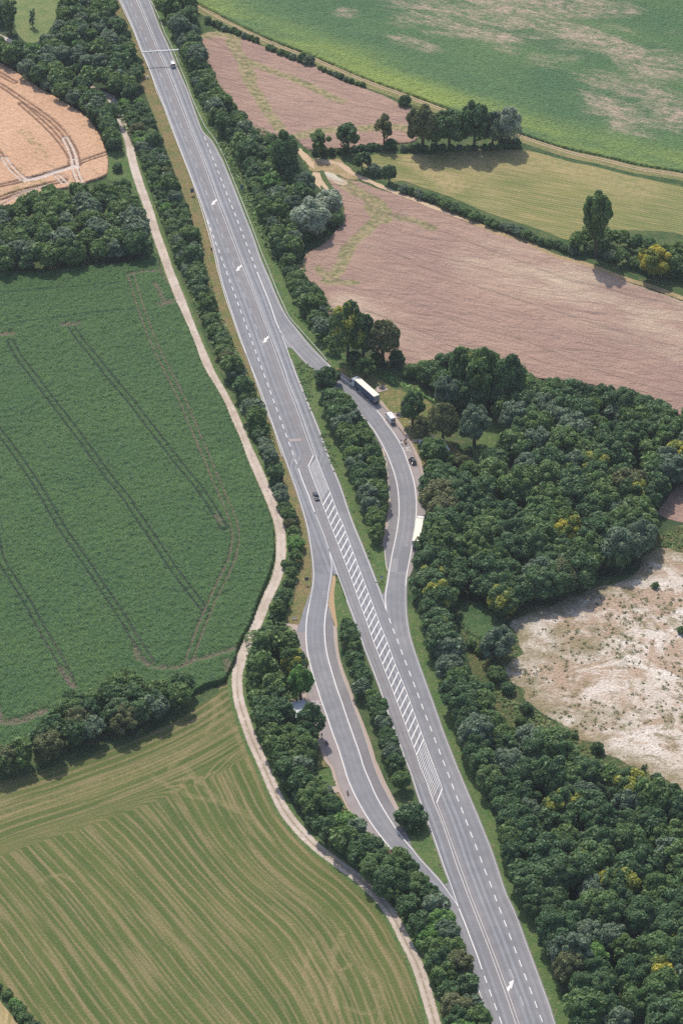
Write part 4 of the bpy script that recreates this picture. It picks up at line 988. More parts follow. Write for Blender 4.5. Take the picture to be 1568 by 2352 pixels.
def yx(*rows):
    """rows (y, left, right) in picture units -> outline"""
    return [(l, y) for y, l, r in rows] + [(r, y) for y, l, r in rows][::-1]
def tyx(t, *rows):
    ox, oy, s = TILES[t]; return [(ox + l * s, oy + y * s) for y, l, r in rows], [(ox + r * s, oy + y * s) for y, l, r in rows]
def strip_poly(*parts):
    A = []; B = []
    for p in parts: a, b = tyx(p[0], *p[1:]); A += a; B += b
    return A + B[::-1]
MIXD = [('dark green', 4.5), ('mid green', 3.5), ('grey green', 1.6), ('brownish green', .5), ('fresh green', .7)]
MIXF = [('dark green', 6), ('mid green', 4), ('yellow flecked', .6), ('grey green', 1.0), ('brownish green', .3), ('fresh green', .3)]
# A: belt between the gravel track and the main road
fill(strip_poly(('D', (228,266,332), (290,291,364), (350,316,381), (400,332,404), (450,354,422), (500,370,444), (550,390,464), (600,402,470), (650,429,484), (700,450,500), (750,466,519), (800,484,540), (850,510,562),
     (900,536,586), (950,556,610), (1000,576,622), (1050,600,640), (1100,615,658), (1150,630,665), (1200,652,690), (1250,660,697), (1285,664,694), (1340,648,676), (1380,626,664), (1420,603,652), (1440,596,655))),
     5.8, (2.6, 4.4), [('shrub', .78), ('broadleaf_tree', .22)], MIXD, 'the belt beside the upper track', 'trees between track and road', z=3.0, sq=.85)
# rest area on the left, down to the bottom of the picture
fill(strip_poly(('D', (1445,594,662), (1480,577,692), (1520,568,698), (1560,563,690), (1590,563,660), (1640,575,668), (1655,577,700), (1680,588,735), (1720,603,735), (1760,618,725), (1800,640,728), (1830,668,768),
     (1850,682,786), (1880,692,820), (1900,702,842), (1930,738,870), (1960,775,935), (2000,822,972), (2040,856,1000), (2080,898,1030), (2120,930,1050), (2160,953,1062), (2200,972,1080), (2250,991,1100), (2300,1006,1112), (2352,1021,1130), (2420,1030,1160))),
     6.9, (3.4, 5.2), [('broadleaf_tree', .85), ('shrub', .15)], MIXD, 'the belt beside the lower track', 'trees beside the lower track',
     holes=[T('D', 640,1520, 668,1520, 668,1560, 640,1560), T('Z6', 60,540, 300,540, 420,760, 330,860, 130,760), T('R7', 1480,0, 1560,0, 1568,90, 1480,90)], z=3.2)
# B: wooded hedge above the maize
fill(T('R1', -60,975, 0,965, 90,935, 200,885, 350,855, 480,860, 600,835, 625,900, 680,1000, 692,1100, 700,1176, 'R3', 715,0, 560,5, 400,25, 200,50, 0,70, -60,75),
     8.8, (4.2, 6.2), [('broadleaf_tree', 1)], [('dark green', 6), ('grey green', 2), ('mid green', 2), ('brownish green', 1)], 'the hedge above the maize', 'trees in the hedge above the maize', z=4.5)
# top left wood
fill(T('R1', -60,160, 0,175, 60,215, 120,215, 190,190, 250,110, 285,-60, 520,-60, 555,60, 600,160, 645,260, 665,330, 640,430, 560,470, 560,640, 560,680, 500,690, 480,650, 455,600, 420,555, 370,510, 290,460, 230,425, 130,365, 60,315, 0,282, -60,250),
     7.4, (3.6, 4.9), [('broadleaf_tree', .75), ('shrub', .25)], [('dark green', 5), ('grey green', 2), ('mid green', 2.4), ('fresh green', .5)], 'the wood above the wheat field', 'trees above the wheat field', z=4.0,
     holes=[T('R1', 30,170, 100,205, 100,225, 30,190), T('R1', 420,390, 500,430, 540,480, 520,520, 480,470, 410,420)])
# C: hedge between the maize and the mown field
fill(T('R5', -60,1095, 0,1090, 60,1070, 130,1035, 165,990, 220,960, 250,875, 330,835, 420,830, 480,785, 560,725, 640,745, 665,800, 760,765, 840,735, 890,775, 900,830, 870,895, 820,915, 760,935, 690,975, 560,1025, 430,1055, 350,1075, 290,1115, 150,1170, 0,1210, -60,1230),
     7.6, (4.0, 5.3), [('broadleaf_tree', .9), ('shrub', .1)], [('dark green', 4), ('mid green', 2), ('brownish green', 1.6), ('grey green', 1.5)], 'the hedge below the maize', 'trees between maize and mown grass', z=4.5)
fill(T('R7', -60,950, 0,975, 50,1020, 110,1080, 185,1180, 240,1260, 160,1260, 90,1170, 40,1090, 0,1045, -60,1000), 4.0, (2.2, 3.0), [('shrub', 1)], MIXD, 'the bottom left corner hedge', 'corner hedge shrubs', z=1.5)
# E: planted strip between main road and right-hand rest area
fill(strip_poly(('Z4', (60,770,1000), (150,775,1060), (250,800,1135), (350,862,1200), (450,905,1262), (550,975,1320), (650,975,1358), (750,1015,1380), (850,1070,1393), (950,1082,1408), (1050,1102,1413), (1150,1150,1420)),
     ('Z5', (20,790,1000), (100,822,1000), (200,832,985), (300,855,960))),
     6.0, (3.5, 4.5), [('broadleaf_tree', .75), ('shrub', .25)], [('dark green', 7), ('mid green', 3)], 'the strip beside the curved lay-by', 'trees in the strip beside the curved lay-by', z=3.6)
# F: strip between left-hand rest area and main road
fill(strip_poly(('Z5', (970,575,660), (1050,565,720), (1130,560,745)), ('Z6', (0,562,778), (100,592,803), (200,632,800), (300,655,850), (400,682,880), (480,675,915), (560,745,1000), (640,772,1028), (720,845,1060),
     (800,842,1098), (900,880,1112), (1000,932,1128), (1100,972,1175)), ('Z7', (0,610,828), (60,625,848), (150,655,868), (230,690,880))),
     5.4, (2.9, 3.8), [('broadleaf_tree', .6), ('shrub', .4)], [('dark green', 7), ('mid green', 3)], 'the strip beside the left slip road', 'trees between left slip road and main road', z=3.2)
# G: belt right of the main road, upper part
fill(strip_poly(('R1', (-60,690,900), (0,706,900), (100,762,915), (200,802,930), (300,852,972), (400,872,1008), (450,912,1040), (550,962,1155), (600,1002,1165), (650,1042,1355), (700,1082,1362), (750,1112,1362), (800,1122,1390),
     (850,1132,1430), (900,1142,1440), (950,1162,1400), (1000,1182,1380), (1050,1205,1390), (1100,1225,1400)), ('R3', (0,1252,1392), (50,1272,1392), (100,1292,1402), (150,1312,1470), (200,1352,1500), (250,1372,1515), (300,1405,1520), (350,1435,1530),
     (400,1482,1560), (440,1510,1575))),
     6.8, (3.0, 5.0), [('broadleaf_tree', .4), ('shrub', .6)], [('dark green', 4), ('grey green', 2.2), ('mid green', 3), ('fresh green', .4)], 'the belt right of the upper road', 'trees right of the upper main road', z=3.5)
# H: big wood on the right
fill(T('R4', 290,490, 400,490, 500,450, 590,430, 700,470, 790,495, 850,540, 940,570, 1160,600, 1350,635, 1500,685, 1640,730, 1700,760, 'D', 1640,1110, 1568,1100, 1530,1130, 1510,1175, 'R6', 1470,110, 1390,190, 1350,250, 1150,300, 1120,350, 920,400, 820,430, 820,470, 690,470,
     690,520, 800,560, 820,650, 690,690, 'R6', 780,760, 780,810, 690,800, 700,860, 730,900, 740,960, 1000,1010, 1090,1060, 1120,1130, 1200,1160, 'R8', 1380,30, 1568,110, 1640,140, 1700,1260, 1080,1260, 1020,1130, 990,1010, 940,905, 900,810, 868,720, 800,610, 760,510, 738,450, 718,400, 692,310, 700,210, 640,110,
     600,30, 560,-30, 'R6', 530,1080, 505,1000, 495,930, 460,890, 440,790, 425,700, 390,640, 370,560, 345,490, 330,410, 310,330, 320,240, 325,170, 365,110, 380,0, 'R4', 352,1140, 360,1060, 400,990, 560,960, 660,900, 700,860, 745,770, 650,700, 540,690, 450,650, 370,560),
     WSP, (4.5, 7.2), [('broadleaf_tree', 1)], MIXF, 'the big right-hand wood', 'trees in the big wood', z=5.0, rowsp=.78, jit=.3,
     holes=[T('R4', 560,860, 680,880, 690,760, 760,750, 750,800, 700,900, 620,960, 540,940), T('R6', 545,405, 690,395, 700,520, 690,640, 705,780, 745,850, 720,890, 680,860, 630,760, 600,640, 560,560, 540,500)])
ONE['on'] = True
# single trees: (kind, survey point of the crown centre, radius, leaf, label)
def single(kind, pt, r, leaf, label, group=None, sq=1.0, name=None):
    hc = KINDS[kind][0][0][2] * r; x, y = G(pt, hc); tree(kind, x, y, r, leaf, label, group, sq, 0.0, name)
S = [('broadleaf_tree', T('R4', 425,890), 4.9, 'mid green', 'mid green tree covering most of the picnic shelter'),
     ('broadleaf_tree', T('R4', 390,870), 3.2, 'mid green', 'small tree just behind the tall notice board'),
     ('shrub', T('R4', 545,940), 3.0, 'brownish green', 'brownish shrub beside the yellow grass of the clearing'),
     ('broadleaf_tree', T('R4', 430,985), 4.8, 'mid green', 'tree overhanging the pavement past the black car'),
     ('shrub', T('R4', 500,940), 2.6, 'mid green', 'low shrub between the shelter tree and the clearing'),
     ('shrub', T('R4', 255,470), 3.6, 'dark green', 'dark shrub right of the brownish oak'),
     ('shrub', T('R4', 60,470), 3.4, 'dark green', 'dark shrub under the big oaks beside the lawn'),
     ('shrub', T('R4', 160,475), 3.2, 'mid green', 'low green shrub below the brownish oak'),
     ('shrub', T('R4', 320,530), 4.0, 'mid green', 'spreading light shrub left of the big wood'),
     ('shrub', T('R4', 400,560), 4.2, 'mid green', 'spreading shrub where lawn meets the big wood'),
     ('broadleaf_tree', T('R1', 1430,990), 7.6, 'silvery', 'silvery willow beside the main road belt'),
     ('broadleaf_tree', T('R2', -55,925), 5.6, 'silvery', 'smaller silvery willow right of the big one'),
     ('broadleaf_tree', T('R1', 1350,940), 4.2, 'grey green', 'grey willow shrub left of the silvery willows'),
     ('shrub', T('R2', -30,1010), 4.2, 'dark green', 'dark shrub under the right silvery willow'),
     ('broadleaf_tree', T('R1', 1400,840), 5.0, 'grey green', 'round grey green bush near the sandy track corner'),
     ('shrub', T('R1', 1400,1060), 4.6, 'mid green', 'shrub below the silvery willow'),
     ('shrub', T('R2', 748,630), 3.0, 'grey green', 'grey shrub under the willow of the field row'),
     ('shrub', T('R2', 800,658), 2.6, 'dark green', 'low dark bush right of the field tree row'),
     ('shrub', T('R2', 228,662), 2.8, 'dark green', 'dark round bush at the foot of the strip tree'),
     ('shrub', T('n', 1190,700), 3.2, 'grey green', 'grey bush between two dark ones by the pale track'),
     ('shrub', T('R2', 290,468), 3.4, 'dark green', 'dark bush beside the lane above the rapeseed tip'),
     ('shrub', T('R6', 1175,1085), 2.6, 'dark green', 'small round conifer on the chalk field edge'),
     ('shrub', T('R6', 1070,1030), 1.3, 'mid green', 'tiny bush left of the small round conifer'),
     ('shrub', T('R6', 850,905), 2.8, 'dark green', 'dark bush at the left tip of the chalk field'),
     ('shrub', T('R6', 820,960), 2.2, 'mid green', 'lower bush beside the chalk field tip'),
     ('shrub', T('R6', 710,750), 3.4, 'mid green', 'green bush halfway along the chalk field edge'),
     ('shrub', T('R6', 765,810), 2.6, 'dark green', 'dark bush just above the chalk field tip'),
     ('shrub', T('R6', 595,610), 2.4, 'mid green', 'green bush in the overgrown clearing'),
     ('shrub', T('R6', 640,640), 2.2, 'mid green', 'small bush right of the clearing'),
     ('shrub', T('R6', 1440,340), 1.6, 'mid green', 'small green bush alone in the chalk field'),
     ('shrub', T('R6', 1560,545), 1.8, 'mid green', 'small bush at the right border of the chalk field'),
     ('tall_tree', T('R8', 1385,15), 1.7, 'dark green', 'thin dark conifer on the lower edge of the chalk field'),
     ('shrub', T('R8', 1450,50), 2.2, 'dark green', 'bush right of the thin conifer'),
     ('shrub', T('R8', 1520,120), 2.4, 'brownish green', 'brownish bush at the chalk field lower corner'),
     ('broadleaf_tree', T('R6', 1045,95), 6.6, 'yellowing', 'big yellowing oak in the upper part of the wood'),
     ('broadleaf_tree', T('R6', 880,100), 4.6, 'yellow flecked', 'smaller yellow crown left of the yellowing oak'),
     ('broadleaf_tree', T('R4', 1300,690), 5.0, 'yellowing', 'yellow green tree on the field edge of the wood'),
     ('broadleaf_tree', T('R4', 1530,920), 6.2, 'yellowing', 'orange yellow tree at the right border of the wood'),
     ('broadleaf_tree', T('R4', 1340,1090), 6.0, 'yellow flecked', 'yellow spotted crown in the middle of the wood'),
     ('broadleaf_tree', T('R6', 460,545), 5.2, 'yellowing', 'yellow maple above the grass verge of the road'),
     ('broadleaf_tree', T('R6', 435,420), 6.2, 'dark green', 'round dark tree at the corner near the lay-by end'),
     ('broadleaf_tree', T('R8', 870,50), 3.0, 'yellowing', 'small bright yellow tree near the top of the lower wood'),
     ('broadleaf_tree', T('R8', 965,190), 4.4, 'yellow flecked', 'yellow topped crown below the bright yellow tree'),
     ('broadleaf_tree', T('R8', 1100,450), 6.0, 'yellow flecked', 'broad crown speckled yellow in the lower wood'),
     ('broadleaf_tree', T('R8', 1290,450), 3.6, 'yellow flecked', 'small yellow flecked crown right of the broad one'),
     ('broadleaf_tree', T('R8', 1470,960), 6.2, 'yellowing', 'yellow orange tree near the lower right corner'),
     ('broadleaf_tree', T('R8', 1500,880), 3.6, 'yellowing', 'bright yellow crown behind the orange one'),
     ('broadleaf_tree', T('R8', 1480,800), 3.6, 'yellow flecked', 'yellow tipped crown at the right border'),
     ('broadleaf_tree', T('R4', 1436,24), 6.6, 'yellowing', 'bright yellow tree at the right end of the hedge'),
     ('broadleaf_tree', T('R4', 1520,30), 5.0, 'mid green', 'green tree right of the bright yellow tree'),
     ('broadleaf_tree', T('Z6', 150,190), 5.0, 'yellow flecked', 'yellow tinged tree above the bright green maple'),
     ('broadleaf_tree', T('Z6', 30,650), 5.0, 'dark green', 'dark tree left of the white shelter'),
     ('shrub', T('Z7', 835,455), 5.2, 'dark green', 'round dark tree at the lower end of the strip'),
     ('shrub', T('Z7', 700,790), 2.4, 'reddish', 'reddish shrub beside the left slip road'),
     ('shrub', T('Z5', 160,300), 3.6, 'fresh green', 'fresh green shrub right of the track bend'),
     ('shrub', T('R1', 540,770), 2.5, 'dark green', 'round dark bush alone beside the gravel track'),
     ('shrub', T('R1', 515,640), 3.6, 'dark green', 'dark shrub at the wheat field corner'),
     ('shrub', T('R1', 500,560), 3.4, 'mid green', 'green shrub above the dark corner shrub'),
     ('tall_tree', T('o', 340,180), 2.2, 'grey green', 'slender tree alone in the far meadow'),
     ('tall_tree', T('o', 105,150), 4.6, 'dark green', 'tall dark tree at the upper left corner'),
     ('broadleaf_tree', T('o', 20,130), 4.6, 'dark green', 'dark tree cut by the upper left corner'),
     ('shrub', T('Z3', 1240,1115), 5.0, 'dark green', 'dark tree at the top of the curved strip'),
     ('tall_tree', T('o', 870,360), 3.2, 'grey green', 'grey green poplar in the wood above the wheat'),
     ('open_tree', T('o', 800,500), 3.4, 'fresh green', 'light green tree in the middle of the far wood'),
     ('shrub', T('Z5', 90,480), 2.4, 'mid green', 'green shrub in the gap beside the track bend')]
for k, p, r, lf, lab in S:
    single(k, p[0], r, lf, lab, sq=1.0, name='willow_tree' if 'willow' in lab and k != 'shrub' else ('oak_tree' if ' oak' in lab else None))
def row_of(pts, step, r, kinds, leaves, where, group, z=1.4):
    L = resample(line(pts), step)
    for i, p in enumerate(L):
        k = pick(kinds); lf = pick(leaves); w = 'shrub' if k == 'shrub' else 'tree'
        x, y = p[0] + rng.uniform(-.5, .5), p[1] + rng.uniform(-.5, .5)
        tree(k, x, y, rng.uniform(*r), lf, f'{lf} {w}, {ordn(i + 1)} from the left in {where}', group, rng.uniform(.8, 1.05))
def standing(kind, base, top, r, leaf, label, name=None, lo=.12):
    """a tree that stands clear: its foot and its tip are both traced"""
    x, y = G(base); s = FL * ct * (base[1] + 4416) / H / ct / FL * ct; s = .001148 * (base[1] + 4416)
    if 'poplar' in label: lo = .36
    dep = TH + math.atan((base[1] - 1176) / FL); h = (base[1] - top[1]) / (s * math.cos(dep))
    half = h * (1 - lo) / 2; tree(kind, x, y, r, leaf, label, None, half / r / (1.0 if kind != 'tall_tree' else 1.75), 0.0, name, h - half)
for k, b, t, r, lf, lab in (
    ('broadleaf_tree', T('R2', 372,685), T('R2', 372,487), 7.6, 'brownish green', 'broad oak at the left end of the field tree row'),
    ('broadleaf_tree', T('R2', 495,682), T('R2', 490,505), 6.8, 'dark green', 'dark oak second in the field tree row'),
    ('broadleaf_tree', T('R2', 608,686), T('R2', 607,465), 6.4, 'dark green', 'tall dark tree in the middle of the field tree row'),
    ('broadleaf_tree', T('R2', 692,672), T('R2', 690,515), 5.2, 'grey green', 'grey green tree beside the silvery willow of the row'),
    ('broadleaf_tree', T('R2', 762,672), T('R2', 765,490), 5.4, 'silvery', 'silvery willow at the right end of the field row'),
    ('open_tree', T('R2', 195,662), T('R2', 192,528), 4.6, 'brownish green', 'round tree standing in the narrow rapeseed strip'),
    ('open_tree', T('n', 800,420), T('n', 850,20), 5.2, 'dark green', 'dark crooked tree in the middle of the ditch hedge'),
    ('open_tree', T('n', 390,455), T('n', 395,120), 4.6, 'mid green', 'rounded tree at the left end of the ditch hedge'),
    ('open_tree', T('n', 1010,700), T('n', 1045,420), 3.7, 'dark green', 'small dark tree at the corner of the stubble meadow'),
    ('broadleaf_tree', T('n', 1405,880), T('n', 1410,610), 2.9, 'dark green', 'upright dark bush by the pale track'),
    ('broadleaf_tree', T('R2', 1165,1180), T('R2', 1178,885), 6.2, 'mid green', 'tall solitary poplar rising above the hedge'),
    ('broadleaf_tree', T('R1', 1310,795), T('R1', 1310,605), 6.2, 'dark green', 'large dark oak at the tip of the upper rapeseed'),
    ('broadleaf_tree', T('R4', 325,775), T('R4', 325,625), 4.9, 'dark green', 'dark round tree on the lawn right of the camper van'),
    ('open_tree', T('R4', 111,560), T('R4', 106,468), 4.4, 'mid green', 'small rounded tree behind the cab of the blue trailer'),
    ('broadleaf_tree', T('R4', 465,850), T('R4', 462,680), 5.6, 'brownish green', 'brownish tree left of the grey green tree on the lawn'),
    ('broadleaf_tree', T('R4', 608,868), T('R4', 608,688), 6.0, 'grey green', 'grey green tree at the edge of the dark clearing'),
    ('open_tree', T('R4', 372,838), T('R4', 370,728), 3.5, 'brownish green', 'thin brownish tree behind the street lamp'),
    ('broadleaf_tree', T('R4', 545,640), T('R4', 540,424), 5.0, 'dark green', 'tall dark tree at the left corner of the big wood'),
    ('broadleaf_tree', T('R4', 655,680), T('R4', 650,436), 6.6, 'mid green', 'tall green tree rising behind the grey tree'),
    ('broadleaf_tree', T('R4', 765,700), T('R4', 762,462), 6.0, 'dark green', 'tall tree against the rapeseed right of the tall green one'),
    ('broadleaf_tree', T('R4', 480,705), T('R4', 482,553), 5.2, 'grey green', 'grey green tree at the top of the lawn'),
    ('broadleaf_tree', T('R4', 30,478), T('R4', 25,218), 7.4, 'yellow flecked', 'big oak with yellowing top left of the brown rapeseed'),
    ('broadleaf_tree', T('R4', 190,485), T('R4', 185,290), 7.0, 'brownish green', 'big brownish oak at the lower corner of the rapeseed'),
    ('broadleaf_tree', T('R4', 100,470), T('R4', 105,270), 6.0, 'dark green', 'dark oak between the two big oaks'),
    ('broadleaf_tree', T('Z6', 215,552), T('Z6', 240,250), 4.9, 'fresh green', 'bright green maple above the left parking bay'),
    ('broadleaf_tree', T('Z6', 310,892), T('Z6', 345,605), 4.4, 'dark green', 'dark tree shading the front of the white shelter')):
    standing(k, b[0], t[0], r, lf, lab, 'willow_tree' if 'willow at' in lab else ('oak_tree' if ' oak' in lab else ('poplar_tree' if 'poplar' in lab else None)))
standing('broadleaf_tree', T('R2', 1166,1180)[0], T('R2', 1162,1010)[0], 3.2, 'mid green', 'bushy young tree at the foot of the tall solitary poplar')
standing('broadleaf_tree', T('R2', 435,684)[0], T('R2', 440,520)[0], 5.6, 'dark green', 'dark tree between the two oaks of the field row')
ONE['on'] = False
HM = [('dark green', 4), ('mid green', 3), ('grey green', 1.5)]
row_of(T('R2', 285,880, 380,915, 450,935, 500,965, 600,1000, 700,1040, 830,1085, 900,1115, 960,1130, 1060,1165), 3.6, (1.9, 2.8), [('shrub', 1)], HM, 'the hedge below the stubble meadow', 'hedge below the stubble meadow')
row_of(T('R2', 1080,1150, 1180,1165, 'R4', 1230,20, 1330,45, 1420,70, 1520,95, 1620,125), 5.0, (3.2, 4.2), [('broadleaf_tree', .8), ('shrub', .2)], HM, 'the tree row right of the poplar', 'tree row right of the poplar')
row_of(T('R2', 1150,1120, 1300,1140, 'R4', 1400,0, 1620,40), 6.0, (3.2, 4.4), [('broadleaf_tree', 1)], HM, 'the rear tree row right of the poplar', 'tree row right of the poplar')
row_of(T('R1', 960,105, 1000,120, 1040,140, 1080,155, 1120,175, 1180,195), 3.2, (1.8, 2.4), [('shrub', 1)], HM, 'the left hedge along the farm lane', 'hedge along the farm lane')
row_of(T('R1', 1235,225, 1300,255, 1350,275), 3.2, (1.6, 2.1), [('shrub', 1)], HM, 'the middle hedge along the farm lane', 'hedge along the farm lane')
row_of(T('R1', 1385,285, 1420,298), 3.6, (2.6, 3.0), [('shrub', 1)], HM, 'the pair of bushes on the farm lane', 'hedge along the farm lane')
row_of(T('R1', 1470,320, 1568,362, 'R2', 60,385, 95,400), 3.0, (1.1, 1.7), [('shrub', 1)], HM, 'the low hedge above the rapeseed', 'hedge along the farm lane')
row_of(T('n', 330,470, 450,470, 560,450, 700,460, 800,430, 900,420, 1050,390, 1200,370, 'R2', 120,690, 200,685, 320,690, 420,685, 540,690, 650,690, 740,685, 800,680), 3.4, (1.5, 2.2), [('shrub', 1)], HM, 'the ditch hedge under the field tree row', 'ditch hedge')
row_of(T('R5', 1310,390, 1290,430, 1260,470), 3.5, (2.0, 2.5), [('shrub', 1)], HM, 'the shrubs at the left lawn edge', 'shrubs at the lawn edge')
FAR1 = []
for is_shrub in (False, True):
    q = [(*t, i in PRIO) for i, t in enumerate(QUEUE) if (t[0][0] == 'shrub') == is_shrub]
    q.sort(key=lambda t: -t[0][3] * (9 if t[2] else 1) * (PR(t[0][1], t[0][2])[1] + 4416) * (1 if abs(PR(t[0][1], t[0][2])[0] - 784) < 800 else .3))
    for a, k, _ in q[:292]: build_tree(*a, **k)
    for a, k, _ in q[292:]: FAR1.append((a[0], a[1], a[2], a[3], a[4], 1.0))
print('far', len(FAR1), 'trees', NT['n'], 'non-shrub', sum(p[3] != 'shrub' for p in PLACED))
# low scrub and brambles filling the ground between the stems: nobody could count it
def scrub(name, polys, dens, hmax, leafk, label, seed):
    r = np.random.RandomState(seed); Vs = []; T_ = []; L_ = []
    for pts in polys:
        poly = GG(pts); lo, hi = poly.min(0), poly.max(0); n = int((hi - lo).prod() * dens)
        P = lo + (hi - lo) * r.rand(n, 2); P = P[inside(P, poly)]; n = len(P)
        h = hmax * np.clip(vnoise(P, 3.5, seed, 2) * 1.5 - .25, .08, 1) * (.75 + .25 * r.rand(n))
        Q = np.c_[P, h]; N = r.normal(size=(n, 3)) * .5 + [0, 0, 1]; N /= np.linalg.norm(N, axis=1)[:, None]
        t = np.cross(N, r.normal(size=(n, 3))); t /= np.linalg.norm(t, axis=1)[:, None]; b = np.cross(N, t)
        s = (.28 + .3 * r.rand(n))[:, None]
        Vs.append(np.stack([Q - t * s, Q - b * s, Q + t * s, Q + b * s], 1)); T_.append(r.rand(n)); L_.append(vnoise(P, 2.5, seed + 3, 1))
    V = np.vstack([v.reshape(-1, 3) for v in Vs]); F = np.arange(len(V)).reshape(-1, 4)
    me = arrays(name, V, F, {'tone': np.repeat(np.concatenate(T_), 4), 'lobe': np.repeat(np.concatenate(L_), 4)}, False)
    o = link(name, me, LEAF[leafk]); tag(o, label, 'undergrowth', kind='stuff'); return o
scrub('undergrowth', [T('D', 262,240, 325,240, 372,350, 450,540, 505,720, 570,860, 612,960, 625,1000, 660,1150, 690,1200, 695,1290, 655,1440, 607,1440, 655,1335, 664,1200, 622,1080, 560,930, 480,780, 400,590, 320,370),
    T('D', 560,1450, 680,1450, 690,1600, 720,1760, 830,1900, 960,2010, 1040,2130, 1100,2352, 1030,2352, 962,2160, 875,2050, 690,1850, 620,1750, 575,1620),
    T('D', 360,0, 450,0, 470,150, 560,280, 680,340, 700,450, 690,560, 700,620, 780,740, 760,770, 620,590, 540,420, 440,200)], 2.6, 2.2, 'mid green', 'bramble and low scrub under the roadside trees', 5)
scrub('scrub', [T('R6', 545,405, 690,400, 740,520, 800,570, 820,650, 740,720, 790,800, 860,900, 1000,960, 1100,1060, 1200,1150, 'R8', 1300,60, 1000,60, 'R6', 700,850, 600,620, 540,540),
    T('R6', 1390,200, 1480,100, 1600,60, 1640,180, 1480,165)], .9, 1.0, 'mid green', 'rough scrub between the wood and the chalk field', 6)
scrub('nettles', [T('a', 420,165, 560,215, 900,370, 1150,470, 1440,640, 1420,600, 1150,400, 900,300, 600,170), T('Z3', 900,480, 1000,600, 1200,800, 1300,900, 1480,1010, 1470,980, 1300,850, 1100,640, 980,560)], 5, .8, 'fresh green', 'band of nettles along the foot of the trees', 7)

def far_mass(name, items, label, cat):
    """trees past the count that are built one by one: their crowns in one mesh"""
    r = np.random.RandomState(77); protos = [blob(1, 22, 2400, .125, 600 + i, -.4, .9) for i in range(5)]; Vs = []; T_ = []; L_ = []; O = []
    for i, (k, x, y, rr, lf, sq) in enumerate(items):
        V, t, l = protos[i % 5]; a = r.rand() * 6.283; ca, sa = math.cos(a), math.sin(a); h = (.55 if k == 'shrub' else 1.2) * rr
        X = V[..., 0] * ca - V[..., 1] * sa; Y = V[..., 0] * sa + V[..., 1] * ca
        Vs.append(np.stack([X * rr * 1.05 + x, Y * rr + y, V[..., 2] * rr * sq + h], -1)); T_.append(t); L_.append(np.clip(l * .5 + .5 * r.rand(), 0, 1)); O.append(i)
    V = np.vstack([v.reshape(-1, 3) for v in Vs]); F = np.arange(len(V)).reshape(-1, 4)
    me = arrays(name, V, F, {'tone': np.repeat(np.concatenate(T_), 4), 'lobe': np.repeat(np.concatenate(L_), 4)}, False)
    o = link(name, me, LEAF['mid green']); me.materials.append(LEAF['dark green']); me.materials.append(LEAF['grey green'])
    idx = np.concatenate([np.full(len(t), (0, 1, 1, 2, 0)[r.randint(5)]) for t in T_]).astype(np.int32); me.polygons.foreach_set('material_index', idx)
    return tag(o, label, cat, kind='stuff')
far_mass('woodland', FAR1, 'remaining small trees of the far woods and belts reading as one green mass', 'wood')

def tufts(name, pts, n, hmax, leafk, label, seed, spread=2.2):
    r = np.random.RandomState(seed); poly = GG(pts); lo, hi = poly.min(0), poly.max(0); P = lo + (hi - lo) * r.rand(n * 4, 2); P = P[inside(P, poly)][:n]
    P = P[vnoise(P, 18, seed, 3) > .47]; m = 22; R = .25 + .7 * r.rand(len(P)) ** 2
    Q = np.repeat(P, m, 0) + r.normal(size=(len(P) * m, 2)) * np.repeat(R, m)[:, None] * .6; k = len(Q)
    Z = np.abs(r.normal(size=k)) * np.repeat(R, m) * hmax + .05; Q = np.c_[Q, Z]; N = r.normal(size=(k, 3)) * .5 + [0, 0, 1]; N /= np.linalg.norm(N, axis=1)[:, None]
    t = np.cross(N, r.normal(size=(k, 3))); t /= np.linalg.norm(t, axis=1)[:, None]; b = np.cross(N, t); s = (.10 + .14 * r.rand(k))[:, None]
    V = np.stack([Q - t * s, Q - b * s, Q + t * s, Q + b * s], 1).reshape(-1, 3)
    me = arrays(name, V, np.arange(len(V)).reshape(-1, 4), {'tone': np.repeat(r.rand(k), 4), 'lobe': np.repeat(r.rand(k), 4)}, False)
    tag(link(name, me, LEAF[leafk]), label, 'scrub', kind='stuff')
tufts('weed_tufts', T('R6', 860,560, 1150,380, 1400,230, 1560,190, 'D', 1640,1290, 1640,1850, 'R6', 1400,1170, 1080,1010, 900,900, 800,760), 800, .5, 'brownish green', 'low weed tufts scattered over the bare chalk field', 21)
for i_, q in enumerate((T('R6', 1090,505, 1115,512), T('R6', 955,720, 975,722), T('R6', 1265,980, 1290,982), T('R6', 1010,1000, 1130,990))):
    pass
tufts('weed_tufts', T('Z3', 880,850, 960,900, 1140,1060, 'Z4', 700,60, 760,240, 850,480, 960,740, 1050,1000, 'Z5', 740,60, 820,300, 900,520, 985,740, 945,748, 870,560, 780,310, 690,90, 'Z4', 1000,1030, 900,780, 790,500, 690,230, 630,60), 900, .35, 'mid green', 'tall weeds on the grass island beside the main road', 22)

# ---------------------------------------------------------------- things: vehicles, people, street furniture
P_WHITE = plain('white vehicle paint', (.78, .78, .77), .35, spec=.5); P_BLACK = plain('black car paint', (.012, .014, .018), .18, spec=.6)
P_NAVY = plain('dark blue car paint', (.02, .03, .05), .2, spec=.6); P_CURT = plain('blue grey trailer curtain', (.075, .12, .19), .6)
P_CREAM = plain('cream trailer roof', (.72, .66, .56), .7, var=.05); P_GREYD = plain('grey trailer doors', (.30, .30, .32), .6, var=.12, scale=2)
P_GLASS = plain('tinted glass', (.015, .02, .025), .08, spec=.7); P_TYRE = plain('tyre rubber', (.02, .02, .02), .8); P_RIM = plain('wheel rim', (.4, .4, .42), .35, metal=.6)
P_RED = plain('red lamp plastic', (.5, .02, .02), .3); P_LAMP = plain('clear lamp plastic', (.75, .75, .72), .2); P_CHAS = plain('dark chassis', (.03, .03, .035), .7)
